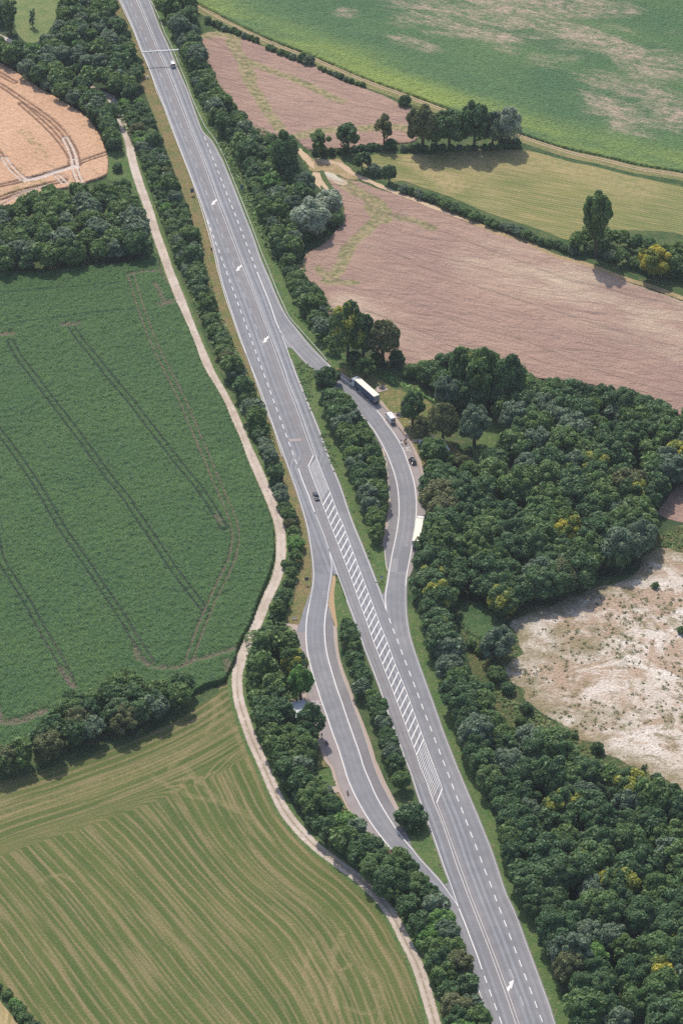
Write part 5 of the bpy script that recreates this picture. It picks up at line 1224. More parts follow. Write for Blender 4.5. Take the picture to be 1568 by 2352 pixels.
P_STEEL = plain('galvanised steel', (.50, .51, .52), .45, metal=.5, var=.08); P_STEELW = plain('weathered guard rail steel', (.78, .76, .73), .5, metal=.1, var=.1)
P_WOOD = plain('weathered dark wood', (.045, .05, .065), .8, var=.2); P_WOODL = plain('pale timber', (.45, .36, .25), .8, var=.15)
P_BLUE = plain('sign blue', (.02, .12, .42), .4); P_BACK = plain('dark sign back', (.035, .055, .07), .5); P_BACKB = plain('blue grey sign back', (.07, .13, .21), .5)
P_SIGNW = plain('sign white', (.82, .82, .82), .4); P_SIGNR = plain('sign red', (.50, .03, .05), .4); P_SKIN = plain('skin', (.55, .33, .24), .6)
P_ROOFG = plain('pale corrugated roof', (.50, .52, .55), .5, var=.12, scale=1.2, spec=.5); P_DARKP = plain('dark painted metal', (.03, .035, .04), .5)
P_CONC = plain('concrete', (.42, .39, .36), .9, var=.1)
def mesh_obj(name, V, F, m, parent=None, loc=None, smooth_=False, bevel=0.0):
    me = bpy.data.meshes.new(name); me.from_pydata([tuple(v) for v in V], [], F); me.update()
    bm = bmesh.new(); bm.from_mesh(me); bmesh.ops.recalc_face_normals(bm, faces=bm.faces)
    if bevel: bmesh.ops.bevel(bm, geom=[e for e in bm.edges if e.calc_face_angle(0) > .5], offset=bevel, segments=2, profile=.7, affect='EDGES', clamp_overlap=True)
    bm.to_mesh(me); bm.free()
    if smooth_: me.polygons.foreach_set('use_smooth', [True] * len(me.polygons))
    o = link(name, me, m, parent)
    if loc is not None: o.location = loc
    return o
class MB:
    def __init__(s): s.V = []; s.F = []
    def box(s, x0, x1, y0, y1, z0, z1, tx=0, ty=0):
        b = len(s.V)
        for z, kx, ky in ((z0, 0, 0), (z1, tx, ty)):
            s.V += [(x0 + kx, y0 + ky, z), (x1 - kx, y0 + ky, z), (x1 - kx, y1 - ky, z), (x0 + kx, y1 - ky, z)]
        s.F += [(b, b + 3, b + 2, b + 1), (b + 4, b + 5, b + 6, b + 7), (b, b + 1, b + 5, b + 4), (b + 1, b + 2, b + 6, b + 5), (b + 2, b + 3, b + 7, b + 6), (b + 3, b, b + 4, b + 7)]
        return s
    def cyl(s, p, q, r, n=10, r2=None):
        p, q = Vector(p), Vector(q); d = (q - p).normalized(); x = d.orthogonal().normalized(); y = d.cross(x); b = len(s.V); r2 = r if r2 is None else r2
        for c, rr in ((p, r), (q, r2)):
            for j in range(n):
                a = 2 * math.pi * j / n; s.V.append(tuple(c + (x * math.cos(a) + y * math.sin(a)) * rr))
        s.F += [(b + j, b + (j + 1) % n, b + n + (j + 1) % n, b + n + j) for j in range(n)] + [tuple(b + j for j in range(n))[::-1], tuple(b + n + j for j in range(n))]
        return s
    def loft(s, secs):
        n = len(secs[0]); b = len(s.V)
        for c in secs: s.V += c
        for k in range(len(secs) - 1):
            for j in range(n): s.F.append((b + k * n + j, b + k * n + (j + 1) % n, b + (k + 1) * n + (j + 1) % n, b + (k + 1) * n + j))
        s.F += [tuple(b + j for j in range(n))[::-1], tuple(b + (len(secs) - 1) * n + j for j in range(n))]; return s
    def obj(s, name, m, parent=None, loc=None, bevel=0.0, sm=False): return mesh_obj(name, s.V, s.F, m, parent, loc, sm, bevel)
def wheel(parent, x, y, r=.33, w=.22):
    o = MB().cyl((x, y - w / 2, r), (x, y + w / 2, r), r, 20).obj('wheel', P_TYRE, parent, bevel=.02)
    s = 1 if y > 0 else -1
    MB().cyl((x, y + s * (w / 2 - .01), r), (x, y + s * (w / 2 + .012), r), r * .62, 14).obj('rim', P_RIM, o)
def place(o, rear, front, t_=None):
    """put a vehicle (rear at x=0, front along +x) on the ground between two traced points"""
    a = np.array(G(rear)); b = np.array(G(front)); d = b - a
    o.location = (a[0], a[1], .065); o.rotation_euler = (0, 0, math.atan2(d[1], d[0])); return o
def car(label, paint, rear, front, kind='car', L=4.4, W=1.8, Hh=1.46, open_door=False):
    """x: 0 rear .. L front"""
    o = empty('car' if kind == 'car' else 'van', (0, 0, 0)); tag(o, label, 'car' if kind == 'car' else 'van')
    hw = W / 2
    if kind == 'car':
        st_ = [(0, .38, .80, .80), (.12, .28, .92, .93), (.6, .22, .98, 1), (1.4, .2, .95, 1), (2.9, .2, .92, 1), (3.5, .2, .86, .98), (4.1, .22, .74, .93), (L, .36, .60, .78)]
        gh = [(.22, .92, .90, .80), (.75, .95, Hh - .10, .70), (1.2, .95, Hh, .70), (2.2, .95, Hh, .70), (2.55, .94, Hh - .06, .69), (3.25, .88, .90, .80)]
    else:
        st_ = [(0, .35, 1.15, .96), (.06, .3, 1.2, .99), (1.2, .25, 1.2, 1), (3.4, .25, 1.15, 1), (4.1, .25, 1.05, .97), (L - .1, .28, .85, .9), (L, .38, .7, .82)]
        gh = [(.04, 1.18, 1.25, .95), (.16, 1.18, Hh - .04, .84), (.5, 1.18, Hh, .85), (2.9, 1.18, Hh, .85), (3.2, 1.16, Hh - .06, .83), (4.0, 1.05, 1.08, .9)]
    f = L / (4.4 if kind == 'car' else 4.9)
    secs = [[(x * f, -hw * k * .96, z0), (x * f, -hw * k, (z0 + z1) * .5), (x * f, -hw * k * .95, z1), (x * f, hw * k * .95, z1), (x * f, hw * k, (z0 + z1) * .5), (x * f, hw * k * .96, z0)] for x, z0, z1, k in st_]
    MB().loft(secs).obj('body', paint, o, bevel=.03, sm=False)
    gs = [[(x * f, -hw * .93, zb - .03), (x * f, -hw * k, zt), (x * f, hw * k, zt), (x * f, hw * .93, zb - .03)] for x, zb, zt, k in gh]
    MB().loft(gs).obj('window', P_GLASS, o, bevel=.02)
    rx0, rx1 = gh[1][0] * f, gh[-2][0] * f
    MB().box(rx0 - .02, rx1 + .02, -hw * .70 - (.09 if kind != 'car' else 0), hw * .70 + (.09 if kind != 'car' else 0), Hh - .05, Hh + .02, .05, .05).obj('roof', paint, o, bevel=.02)
    if kind != 'car':
        for s in (-1, 1): MB().box(.25, 2.4 * f, s * hw * .93 - .03, s * hw * .93 + .03, 1.1, Hh - .05).obj('side_panel', paint, o)
    for s in (-1, 1):
        MB().box(L - .22, L - .02, s * hw * .62 - .2, s * hw * .62 + .2, .58, .70).obj('headlight', P_LAMP, o, bevel=.02)
        MB().box(-.01, .1, s * hw * .74 - .14, s * hw * .74 + .14, .68, .84 if kind == 'car' else 1.1).obj('tail_light', P_RED, o, bevel=.01)
        MB().box(2.75 * f, 2.9 * f, s * (hw + .1) - .09, s * (hw + .1) + .09, .93, 1.06).obj('mirror', paint, o, bevel=.02)
        for x in (.82 * f, L - .9): wheel(o, x, s * (hw - .12))
    MB().box(-.02, .02, -.26, .26, .45, .57).obj('number_plate', P_SIGNW, o)
    if open_door:
        d = MB().box(-1.0, 0, -.03, .03, .30, .95).box(-.95, -.1, -.02, .02, .95, 1.38, .1, 0).obj('open_door', paint, o, (2.75 * f, hw + .02, 0)); d.rotation_euler = (0, 0, math.radians(-58))
    return place(o, rear, front)
def truck(label, curtain, roofm, doorm, rear, front, name='articulated_lorry'):
    o = empty(name, (0, 0, 0)); tag(o, label, 'lorry')
    t = MB().box(0, 13.5, -1.27, 1.27, 1.15, 3.93).obj('trailer', curtain, o, bevel=.03)
    MB().box(-.01, 13.52, -1.28, 1.28, 3.93, 3.99).obj('trailer_roof', roofm, t)
    MB().box(-.03, 0, -1.22, -.01, 1.2, 3.88).obj('trailer_door', doorm, t); MB().box(-.03, 0, .01, 1.22, 1.2, 3.88).obj('trailer_door', doorm, t)
    MB().box(-.05, -.03, -1.2, 1.2, 2.75, 2.85).obj('door_bar', P_CHAS, t)
    for k in range(9):
        for s in (-1, 1): MB().box(.8 + k * 1.5, .85 + k * 1.5, s * 1.275 - .012, s * 1.275 + .012, 1.2, 3.9).obj('curtain_strap', P_CHAS, t) if k % 2 == 0 else None
    MB().box(.1, 12.6, -1.0, 1.0, .85, 1.14).box(.05, .2, -1.2, 1.2, .45, .62).box(4.8, 7.6, -1.25, -1.15, .45, .95).box(4.8, 7.6, 1.15, 1.25, .45, .95).obj('chassis', P_CHAS, o)
    MB().box(9.0, 9.6, -1.2, -.6, .5, 1.0).box(9.7, 10.1, .7, 1.2, .5, 1.0).obj('tool_box', P_SIGNW, o, bevel=.02)
    for s in (-1, 1): MB().box(0, .08, s * 1.0 - .2, s * 1.0 + .2, .68, .84).obj('tail_light', P_RED, o)
    for x in (2.0, 3.35, 4.7, 12.6, 16.0):
        for s in (-1, 1): wheel(o, x - .9 if x < 9 else x - .3, s * 1.02, .5, .36)
    c0 = 13.95
    cb = MB().loft([[(c0, -1.22, .6), (c0, -1.22, 3.45), (c0, 1.22, 3.45), (c0, 1.22, .6)], [(c0 + .15, -1.25, .5), (c0 + .15, -1.25, 3.6), (c0 + .15, 1.25, 3.6), (c0 + .15, 1.25, .5)],
        [(c0 + 1.5, -1.25, .45), (c0 + 1.5, -1.22, 3.55), (c0 + 1.5, 1.22, 3.55), (c0 + 1.5, 1.25, .45)], [(c0 + 2.15, -1.2, .4), (c0 + 1.95, -1.15, 3.0), (c0 + 1.95, 1.15, 3.0), (c0 + 2.15, 1.2, .4)]]).obj('cab', P_WHITE, o, bevel=.05)
    MB().loft([[(c0 + .1, -1.1, 3.5), (c0 + .1, -1.05, 3.95), (c0 + .1, 1.05, 3.95), (c0 + .1, 1.1, 3.5)], [(c0 + 1.4, -1.1, 3.5), (c0 + 1.1, -.95, 3.62), (c0 + 1.1, .95, 3.62), (c0 + 1.4, 1.1, 3.5)]]).obj('roof_spoiler', P_WHITE, cb, bevel=.03)
    MB().loft([[(c0 + 2.13, -1.1, 1.75), (c0 + 2.01, -1.05, 2.75), (c0 + 2.01, 1.05, 2.75), (c0 + 2.13, 1.1, 1.75)], [(c0 + 2.17, -1.1, 1.75), (c0 + 2.05, -1.05, 2.75), (c0 + 2.05, 1.05, 2.75), (c0 + 2.17, 1.1, 1.75)]]).obj('windscreen', P_GLASS, cb)
    for s in (-1, 1):
        MB().box(c0 + 1.0, c0 + 1.8, s * 1.25 - .02, s * 1.25 + .02, 1.9, 2.6).obj('side_window', P_GLASS, cb)
        MB().box(c0 + 1.95, c0 + 2.15, s * 1.45 - .12, s * 1.45 + .12, 1.9, 2.7).obj('mirror', P_CHAS, cb, bevel=.02)
        MB().box(c0 + 2.1, c0 + 2.22, s * .95 - .2, s * .95 + .2, .65, .85).obj('headlight', P_LAMP, cb)
    MB().box(13.3, 14.1, -.9, .9, .7, 1.0).obj('fifth_wheel_frame', P_CHAS, o)
    return place(o, rear, front)
truck('articulated lorry with blue grey trailer sides and white cab on the lay-by', P_CURT, P_CREAM, P_GREYD, T('a', 516,616)[0], T('a', 190,330)[0])
truck('long pale lorry with cream trailer parked half under the wood', plain('cream trailer side', (.62, .57, .50), .6), P_CREAM, plain('silver trailer doors', (.42, .43, .46), .5), T('c', 617,640)[0], T('c', 697,230)[0])
def camper():
    o = empty('camper_van', (0, 0, 0)); tag(o, 'white high-roofed camper van with a bicycle rack in the parking bay', 'camper van')
    hw = 1.0
    secs = [[(x, -hw * k, z0), (x, -hw * k, 1.5), (x, -hw * k * .92, z1), (x, hw * k * .92, z1), (x, hw * k, 1.5), (x, hw * k, z0)] for x, z0, z1, k in ((0, .4, 2.62, .98), (.1, .35, 2.72, 1), (3.9, .35, 2.72, 1), (4.5, .35, 2.5, .99), (5.1, .35, 1.6, .97), (5.2, .35, 1.52, .97))]
    b = MB().loft(secs).obj('body', P_WHITE, o, bevel=.05)
    MB().loft([[(5.1, -.95, .38), (5.1, -.93, 1.25), (5.1, .93, 1.25), (5.1, .95, .38)], [(5.85, -.88, .4), (5.8, -.84, 1.0), (5.8, .84, 1.0), (5.85, .88, .4)]]).obj('bonnet', P_WHITE, o, bevel=.05)
    MB().loft([[(4.52, -.86, 2.42), (5.12, -.9, 1.45), (5.12, .9, 1.45), (4.52, .86, 2.42)], [(4.60, -.86, 2.46), (5.2, -.9, 1.48), (5.2, .9, 1.48), (4.60, .86, 2.46)]]).obj('windscreen', P_GLASS, o)
    for s in (-1, 1):
        for x0, x1, z0, z1 in ((4.0, 4.75, 1.4, 1.95), (2.4, 3.2, 1.5, 2.0), (.7, 1.4, 1.5, 2.0)): MB().box(x0, x1, s * 1.0 - .015, s * 1.0 + .015, z0, z1).obj('side_window', P_GLASS, o)
        for x in (1.0, 4.75): wheel(o, x, s * .86, .34, .24)
        MB().box(-.02, .06, s * .88 - .07, s * .88 + .07, .8, 1.2).obj('tail_light', P_RED, o); MB().box(4.7, 4.85, s * 1.15 - .1, s * 1.15 + .1, 1.35, 1.65).obj('mirror', P_CHAS, o, bevel=.02)
        MB().box(5.74, 5.84, s * .66 - .15, s * .66 + .15, .78, .95).obj('headlight', P_LAMP, o)
    MB().box(-.02, .0, -.75, -.08, 1.4, 2.05).box(-.02, .0, .08, .75, 1.4, 2.05).obj('rear_window', P_GLASS, o)
    MB().box(2.4, 2.8, -.25, .25, 2.72, 2.82).obj('roof_hatch', P_GREYD, b, bevel=.02); MB().box(.8, 1.6, -.35, .35, 2.72, 2.80).obj('roof_hatch', P_SIGNW, b, bevel=.02); MB().box(3.2, 3.7, -.3, .0, 2.72, 2.76).obj('roof_vent', P_CHAS, b)
    MB().cyl((-.35, -.8, .75), (-.35, .8, .75), .03).cyl((-.05, -.5, .75), (-.35, -.5, .75), .03).cyl((-.05, .5, .75), (-.35, .5, .75), .03).cyl((-.05, -.5, 1.6), (-.35, -.5, .75), .02).cyl((-.05, .5, 1.6), (-.35, .5, .75), .02).obj('bicycle_rack', P_STEEL, o)
    place(o, T('a', 758,905)[0], T('a', 664,775)[0])
    bk = empty('bicycle', (0, 0, 0)); tag(bk, 'bicycle hanging on the rack behind the white camper van', 'bicycle')
    for y in (-.55, .55):
        m = MB()
        for k in range(20):
            a, b2 = 2 * math.pi * k / 20, 2 * math.pi * (k + 1) / 20
            m.cyl((0, y + .34 * math.cos(a), .34 + .34 * math.sin(a)), (0, y + .34 * math.cos(b2), .34 + .34 * math.sin(b2)), .02, 5)
        m.obj('wheel', P_TYRE, bk)
    MB().cyl((0, -.55, .34), (0, -.15, .8), .018, 6).cyl((0, -.15, .8), (0, .4, .85), .018, 6).cyl((0, .4, .85), (0, .55, .34), .018, 6).cyl((0, -.15, .8), (0, .0, .3), .018, 6).cyl((0, .0, .3), (0, .4, .8), .018, 6).cyl((0, .0, .3), (0, -.55, .34), .018, 6).cyl((-.25, .4, 1.0), (.25, .4, 1.0), .015, 6).obj('frame', P_SIGNR, bk)
    MB().box(-.07, .07, -.3, -.05, .86, .91).obj('saddle', P_CHAS, bk)
    d = Vector((math.cos(o.rotation_euler.z), math.sin(o.rotation_euler.z))); bk.location = (o.location.x - d.x * .42, o.location.y - d.y * .42, .85); bk.rotation_euler = o.rotation_euler
camper()
car('black car with its door open in the right-hand parking bay', P_BLACK, T('i', 888,1142)[0], T('i', 822,985)[0], L=4.5, open_door=True)
car('dark blue car driving on the main road beside the hatching', P_NAVY, T('f', 702,600)[0], T('f', 748,705)[0])
car('white van driving away below the sign gantry', P_WHITE, T('g', 672,610)[0], T('g', 632,505)[0], kind='van', L=4.9, W=1.9, Hh=1.95)

def person(label, feet, rz, shirt, trousers, pose='stand', hair=(.05, .035, .025), helmet=None, z=.07, on=None):
    """one continuous skinned body; clothes and hair are its children; faces +x"""
    x, y = (G(feet) if on is None else on); o = empty('person', (x, y, z), rz); tag(o, label, 'person')
    hip = .95; 
    if pose == 'stand': kn = [(.04, .48), (.02, .48)]; ft = [(0, .08), (-.02, .08)]
    elif pose == 'walk': kn = [(.16, .50), (-.02, .47)]; ft = [(.26, .08), (-.30, .12)]
    else: hip = .52 if pose == 'sit' else .86; kn = [(.45, hip + .02)] * 2 if pose == 'sit' else [(.36, .62)] * 2; ft = [(.48, .08)] * 2 if pose == 'sit' else [(.12, .30)] * 2
    lean = {'sit': .06, 'ride': .28}.get(pose, .02); sh = (lean, hip + .50)
    V = []; E = []; R = []
    def v(p, r, prev=None):
        V.append(p); R.append(r)
        if prev is not None: E.append((prev, len(V) - 1))
        return len(V) - 1
    pel = v((0, 0, hip), .14); wst = v((lean * .4, 0, hip + .2), .125, pel); ch = v((lean * .8, 0, hip + .40), .155, wst); nk = v((sh[0], 0, sh[1] + .06), .06, ch)
    hd = v((sh[0] + .02, 0, sh[1] + .20), .10, nk); tp = v((sh[0] + .01, 0, sh[1] + .29), .075, hd); v((sh[0] + .12, 0, sh[1] + .19), .022, hd)
    legs = []; arms = []
    for i, s in enumerate((-1, 1)):
        h = v((0, s * .10, hip - .06), .095, pel); k = v((kn[i][0], s * .12, kn[i][1]), .065, h); a = v((ft[i][0], s * .12, ft[i][1]), .045, k); v((ft[i][0] + .17, s * .13, .04 + (ft[i][1] - .08)), .04, a); legs.append((h, k, a))
        s0 = v((sh[0], s * .19, sh[1] - .03), .06, ch)
        if pose == 'ride': el = (sh[0] + .20, s * .27, sh[1] - .25); hn = (sh[0] + .45, s * .28, sh[1] - .38)
        elif pose == 'sit': el = (sh[0] + .08, s * .24, sh[1] - .28); hn = (sh[0] + .32, s * .16, sh[1] - .26)
        elif pose == 'walk': el = (sh[0] - s * .10, s * .25, sh[1] - .29); hn = (sh[0] - s * .05, s * .25, sh[1] - .54)
        else: el = (sh[0] + .0, s * .26, sh[1] - .30); hn = (sh[0] + .12, s * .26, sh[1] - .55)
        e_ = v(el, .042, s0); w_ = v(hn, .028, e_); arms.append((s0, e_, w_))
        d = Vector(hn) - Vector(el); d.normalize(); pm = v(tuple(Vector(hn) + d * .06), .03, w_)
        for q, (off, l) in enumerate(((-.03, .07), (-.01, .085), (.01, .08), (.03, .06))): v(tuple(Vector(V[pm]) + d * l + Vector((off, 0, -.01))), .009, pm)
        v(tuple(Vector(hn) + d * .05 + Vector((.045, -s * .02, 0))), .010, w_)
    def skin(name, V_, E_, R_, m, par, sub=1):
        me = bpy.data.meshes.new(name); me.from_pydata(V_, E_, []); me.update(); ob = link(name, me, m, par)
        ob.modifiers.new('skin', 'SKIN'); sl = me.skin_vertices[0].data
        for i_, r_ in enumerate(R_): sl[i_].radius = (r_, r_)
        sl[0].use_root = True; sb = ob.modifiers.new('sub', 'SUBSURF'); sb.levels = sub; sb.render_levels = sub; return ob
    b = skin('body', V, E, R, P_SKIN, o)
    def sub_(idx, E_, gr): return [V[i_] for i_ in idx], E_, [R[i_] * 1.18 + gr for i_ in idx]
    idx = [wst, pel, ch, arms[0][0], arms[0][1], arms[1][0], arms[1][1]]
    skin('shirt', *sub_(idx, [(0, 1), (0, 2), (2, 3), (3, 4), (2, 5), (5, 6)], .012), plain('shirt cloth', shirt, .9), o)
    idx = [pel, legs[0][0], legs[0][1], legs[0][2], legs[1][0], legs[1][1], legs[1][2]]
    skin('trousers', *sub_(idx, [(0, 1), (1, 2), (2, 3), (0, 4), (4, 5), (5, 6)], .012), plain('trouser cloth', trousers, .9), o)
    if helmet: MB().loft([[(V[tp][0] - .0 + q * math.cos(a), q * .9 * math.sin(a), V[hd][2] + zz) for a in np.linspace(0, 6.283, 13)[:-1]] for q, zz in ((.12, -.08), (.15, 0), (.15, .09), (.11, .17), (.04, .20))]).obj('helmet', plain('helmet shell', helmet, .3), o, sm=True)
    else: MB().loft([[(V[hd][0] - .03 + q * math.cos(a), q * math.sin(a), V[hd][2] + zz) for a in np.linspace(0, 6.283, 13)[:-1]] for q, zz in ((.10, .0), (.125, .07), (.115, .13), (.07, .18), (.02, .195))]).obj('hair', plain('hair', hair, .8), o, sm=True)
    return o
def motorcycle(label, pt, rz, paint, box=None):
    x, y = G(pt); o = empty('motorcycle', (x, y, .07), rz); tag(o, label, 'motorcycle')
    for wx in (-.72, .74):
        w = MB(); n = 18
        for k in range(n):
            a, b = 2 * math.pi * k / n, 2 * math.pi * (k + 1) / n
            w.cyl((wx + .27 * math.cos(a), 0, .33 + .27 * math.sin(a)), (wx + .27 * math.cos(b), 0, .33 + .27 * math.sin(b)), .06, 8)
        wo = w.obj('wheel', P_TYRE, o); MB().cyl((wx, -.02, .33), (wx, .02, .33), .23, 12).obj('rim', P_RIM, wo)
    MB().box(-.35, .3, -.16, .16, .28, .62, .04, .02).cyl((-.72, .1, .33), (-.1, .1, .45), .04).cyl((-.72, -.1, .33), (-.1, -.1, .45), .04).obj('engine', P_DARKP, o, bevel=.03)
    MB().loft([[(-.1, -.14, .72), (-.1, -.1, .92), (-.1, .1, .92), (-.1, .14, .72)], [(.15, -.18, .68), (.15, -.13, 1.02), (.15, .13, 1.02), (.15, .18, .68)], [(.42, -.14, .66), (.42, -.09, .98), (.42, .09, .98), (.42, .14, .66)]]).obj('fuel_tank', paint, o, bevel=.03)
    MB().loft([[(-.85, -.09, .86), (-.85, -.08, .93), (-.85, .08, .93), (-.85, .09, .86)], [(-.1, -.14, .74), (-.1, -.12, .84), (-.1, .12, .84), (-.1, .14, .74)]]).obj('saddle', P_CHAS, o, bevel=.02)
    MB().loft([[(.42, -.2, .6), (.42, -.17, 1.02), (.42, .17, 1.02), (.42, .2, .6)], [(.72, -.12, .72), (.66, -.12, 1.0), (.66, .12, 1.0), (.72, .12, .72)]]).obj('fairing', paint, o, bevel=.03)
    MB().cyl((.74, .11, .33), (.48, .11, .98), .03).cyl((.74, -.11, .33), (.48, -.11, .98), .03).obj('front_fork', P_STEEL, o)
    MB().cyl((.42, -.36, 1.04), (.48, 0, 1.02), .018).cyl((.48, 0, 1.02), (.42, .36, 1.04), .018).obj('handlebar', P_DARKP, o)
    MB().box(.66, .74, -.08, .08, .80, .93).obj('headlight', P_LAMP, o, bevel=.02); MB().box(-.92, -.86, -.06, .06, .80, .88).obj('tail_light', P_RED, o)
    if box: MB().box(-1.02, -.62, -.24, .24, .94, 1.2, .03, .03).obj('top_box', box, o, bevel=.04)
    return o
hdg = lambda a, b: math.atan2(*(np.array(G(b)) - np.array(G(a)))[::-1])
hb = hdg(T('i', 890,1142)[0], T('i', 800,900)[0])
motorcycle('white and black motorcycle nearest the white lane line', T('i', 505,525)[0], hb + .1, P_SIGNW, P_SIGNW)
motorcycle('yellow and black motorcycle beside the pavement kerb', T('i', 628,515)[0], hb, plain('yellow bike paint', (.6, .42, .05), .3), None)
person('person in black leathers and white helmet behind the motorcycles', T('i', 492,480)[0], 2.6, (.03, .03, .04), (.03, .03, .035), helmet=(.85, .85, .85))
person('person in a red jacket with white helmet beside the yellow motorcycle', T('i', 592,478)[0], .4, (.65, .06, .05), (.03, .03, .04), helmet=(.85, .85, .85))
person('person in dark clothes standing on the kerb behind the motorcycles', T('i', 632,440)[0], -2.2, (.03, .03, .04), (.04, .04, .05), hair=(.6, .55, .5))
person('person in a red and pink shirt beside the open car door', T('i', 752,1085)[0], .3, (.62, .12, .14), (.55, .45, .42))
person('person in a blue shirt walking along the left pavement', T('Z6', 407,893)[0], -1.4, (.06, .10, .30), (.03, .03, .06), pose='walk')
motorcycle('silver motorcycle parked in tree shade near the walking person', T('Z6', 450,950)[0], 1.9, P_SIGNW)
mk = motorcycle('dark motorcycle with a rider in the left parking bay', T('k', 1122,610)[0], math.radians(100), P_DARKP, None)
person('rider in pale grey jacket sitting on the dark motorcycle', T('k', 1122,610)[0], math.radians(100), (.45, .50, .52), (.04, .04, .05), pose='ride', helmet=(.8, .8, .8), z=.0)

def picnic(pt, rz, where, people=()):
    x, y = G(pt); z = .15
    def put(name, lab, cat, dy, grp):
        o = empty(name, (x - math.sin(rz) * dy, y + math.cos(rz) * dy, z), rz); tag(o, lab, cat, grp); return o
    t = put('picnic_table', f'dark wooden picnic table on the slab {where}', 'table', 0, None)
    tp = MB()
    for k in range(5): tp.box(-.95, .95, -.42 + k * .17, -.42 + k * .17 + .155, .72, .77)
    tp.obj('tabletop', P_WOOD, t)
    for s in (-1, 1): MB().box(s * .7 - .05, s * .7 + .05, -.3, .3, 0, .72, 0, .05).obj('leg', P_CONC, t)
    for s, w in ((-1, 'near side'), (1, 'far side')):
        b = put('picnic_bench', f'dark slatted bench on the {w} of the table {where}', 'bench', s * .85, None)
        m = MB()
        for k in range(3): m.box(-.95, .95, -.2 + k * .14, -.2 + k * .14 + .125, .43, .47)
        m.obj('seat', P_WOOD, b)
        for q in (-1, 1): MB().box(q * .7 - .05, q * .7 + .05, -.17, .17, 0, .43).obj('leg', P_CONC, b)
    for i, (s, col, lab) in enumerate(people):
        px = x - math.sin(rz) * s * .85 + math.cos(rz) * (.25 if i else -.3); py = y + math.cos(rz) * s * .85 + math.sin(rz) * (.25 if i else -.3)
        person(lab, None, rz - s * math.pi / 2, col, (.05, .06, .10), pose='sit', on=(px, py), z=z - .0)
picnic(T('a', 600,378)[0], math.radians(118), 'beside the blue grey lorry')
picnic(T('a', 848,775)[0], math.radians(118), 'beside the camper van', ((-1, (.7, .25, .3), 'person in a pink top sitting at the table by the camper'), (1, (.78, .76, .74), 'person in a white top sitting at the table by the camper')))
picnic(T('k', 575,490)[0], math.radians(100), 'left of the lone motorcycle')
picnic(T('m', 480,350)[0], math.radians(100), 'behind the notice board')

def sign(name, label, cat, base, rz, w, h, ztop, front, back, extra=None, pole_r=.045, two=False):
    x, y = G(base); o = empty(name, (x, y, 0), rz); tag(o, label, cat)
    for s in ((-1, 1) if two else (0,)): MB().cyl((0, s * w * .3, 0), (0, s * w * .3, ztop), pole_r, 8).obj('pole', P_STEEL, o)
    b = MB().box(.06, .10, -w / 2, w / 2, ztop - h, ztop).obj('panel', back, o, bevel=.008)
    MB().box(.10, .106, -w / 2 + .03, w / 2 - .03, ztop - h + .03, ztop - .03).obj('sign_face', front, o)
    return o
away = math.radians(90 + 17); back_ = away
sign('direction_sign', 'tall blue grey sign back left of the main road', 'road sign', T('e', 112,690)[0], away, 1.5, 2.1, 3.2, P_BLUE, P_BACKB, two=True)
sign('direction_sign', 'tall blue grey sign back right of the upper main road', 'road sign', T('e', 1083,612)[0], away, 1.3, 2.0, 3.0, P_BLUE, P_BACKB, two=True)
sign('direction_sign', 'dark backed square sign on the dry verge of the left slip road', 'road sign', T('j', 390,555)[0], away - .3, 1.25, 1.5, 3.0, P_SIGNW, P_BACK)
sign('direction_sign', 'small dark backed sign at the tip of the left island', 'road sign', T('j', 1262,440)[0], away, .6, .75, 2.2, P_SIGNW, P_BACK)
def round_sign(label, base, zc, name='no_entry_sign', r=.32):
    x, y = G(base); o = empty(name, (x, y, 0), math.radians(-90)); tag(o, label, 'road sign')
    MB().cyl((0, 0, 0), (0, 0, zc + .3), .04, 8).obj('pole', P_STEEL, o); d = MB().cyl((.05, 0, zc), (.07, 0, zc), r, 24).obj('panel', P_SIGNR, o)
    MB().box(.07, .078, -r * .72, r * .72, zc - .075, zc + .075).obj('white_bar', P_SIGNW, d); return o
round_sign('round red no entry sign on the dry verge', T('j', 487,520)[0], 2.0)
round_sign('red no entry sign below the dark panel on the island', T('j', 1262,446)[0], .9, r=.28)
round_sign('red and white no entry sign on the lower grass island', T('Z7', 1097,908)[0], .9)
def p_sign():
    x, y = G(T('c', 118,1078)[0]); o = empty('parking_sign', (x, y, 0), math.radians(-90)); tag(o, 'blue parking sign with a white P on the grass island', 'road sign')
    MB().cyl((0, 0, 0), (0, 0, 1.75), .04, 8).obj('pole', P_STEEL, o)
    MB().box(.05, .08, -.42, .42, 1.0, 1.84).obj('panel', P_BLUE, o); MB().box(.05, .08, -.42, .42, .68, .98).obj('lower_plate', P_SIGNW, o)
    q = MB(); q.box(.082, .09, -.20, -.08, 1.10, 1.72).box(.082, .09, -.08, .14, 1.62, 1.72).box(.082, .09, -.08, .14, 1.36, 1.46).box(.082, .09, .10, .21, 1.40, 1.68); q.obj('letter', P_SIGNW, o)
p_sign()
def yield_sign():
    x, y = G(T('Z3', 820,376)[0]); o = empty('triangular_sign', (x, y, 0), away); tag(o, 'back of a triangular sign behind the right guard rail', 'road sign')
    MB().cyl((0, 0, 0), (0, 0, 2.0), .04, 8).obj('pole', P_STEEL, o)
    mesh_obj('panel', [(.05, -.45, 2.1), (.05, .45, 2.1), (.05, 0, 1.3), (.08, -.45, 2.1), (.08, .45, 2.1), (.08, 0, 1.3)], [(0, 1, 2), (5, 4, 3), (0, 3, 4, 1), (1, 4, 5, 2), (2, 5, 3, 0)], plain('grey sign back', (.55, .55, .56), .5), o)
yield_sign()
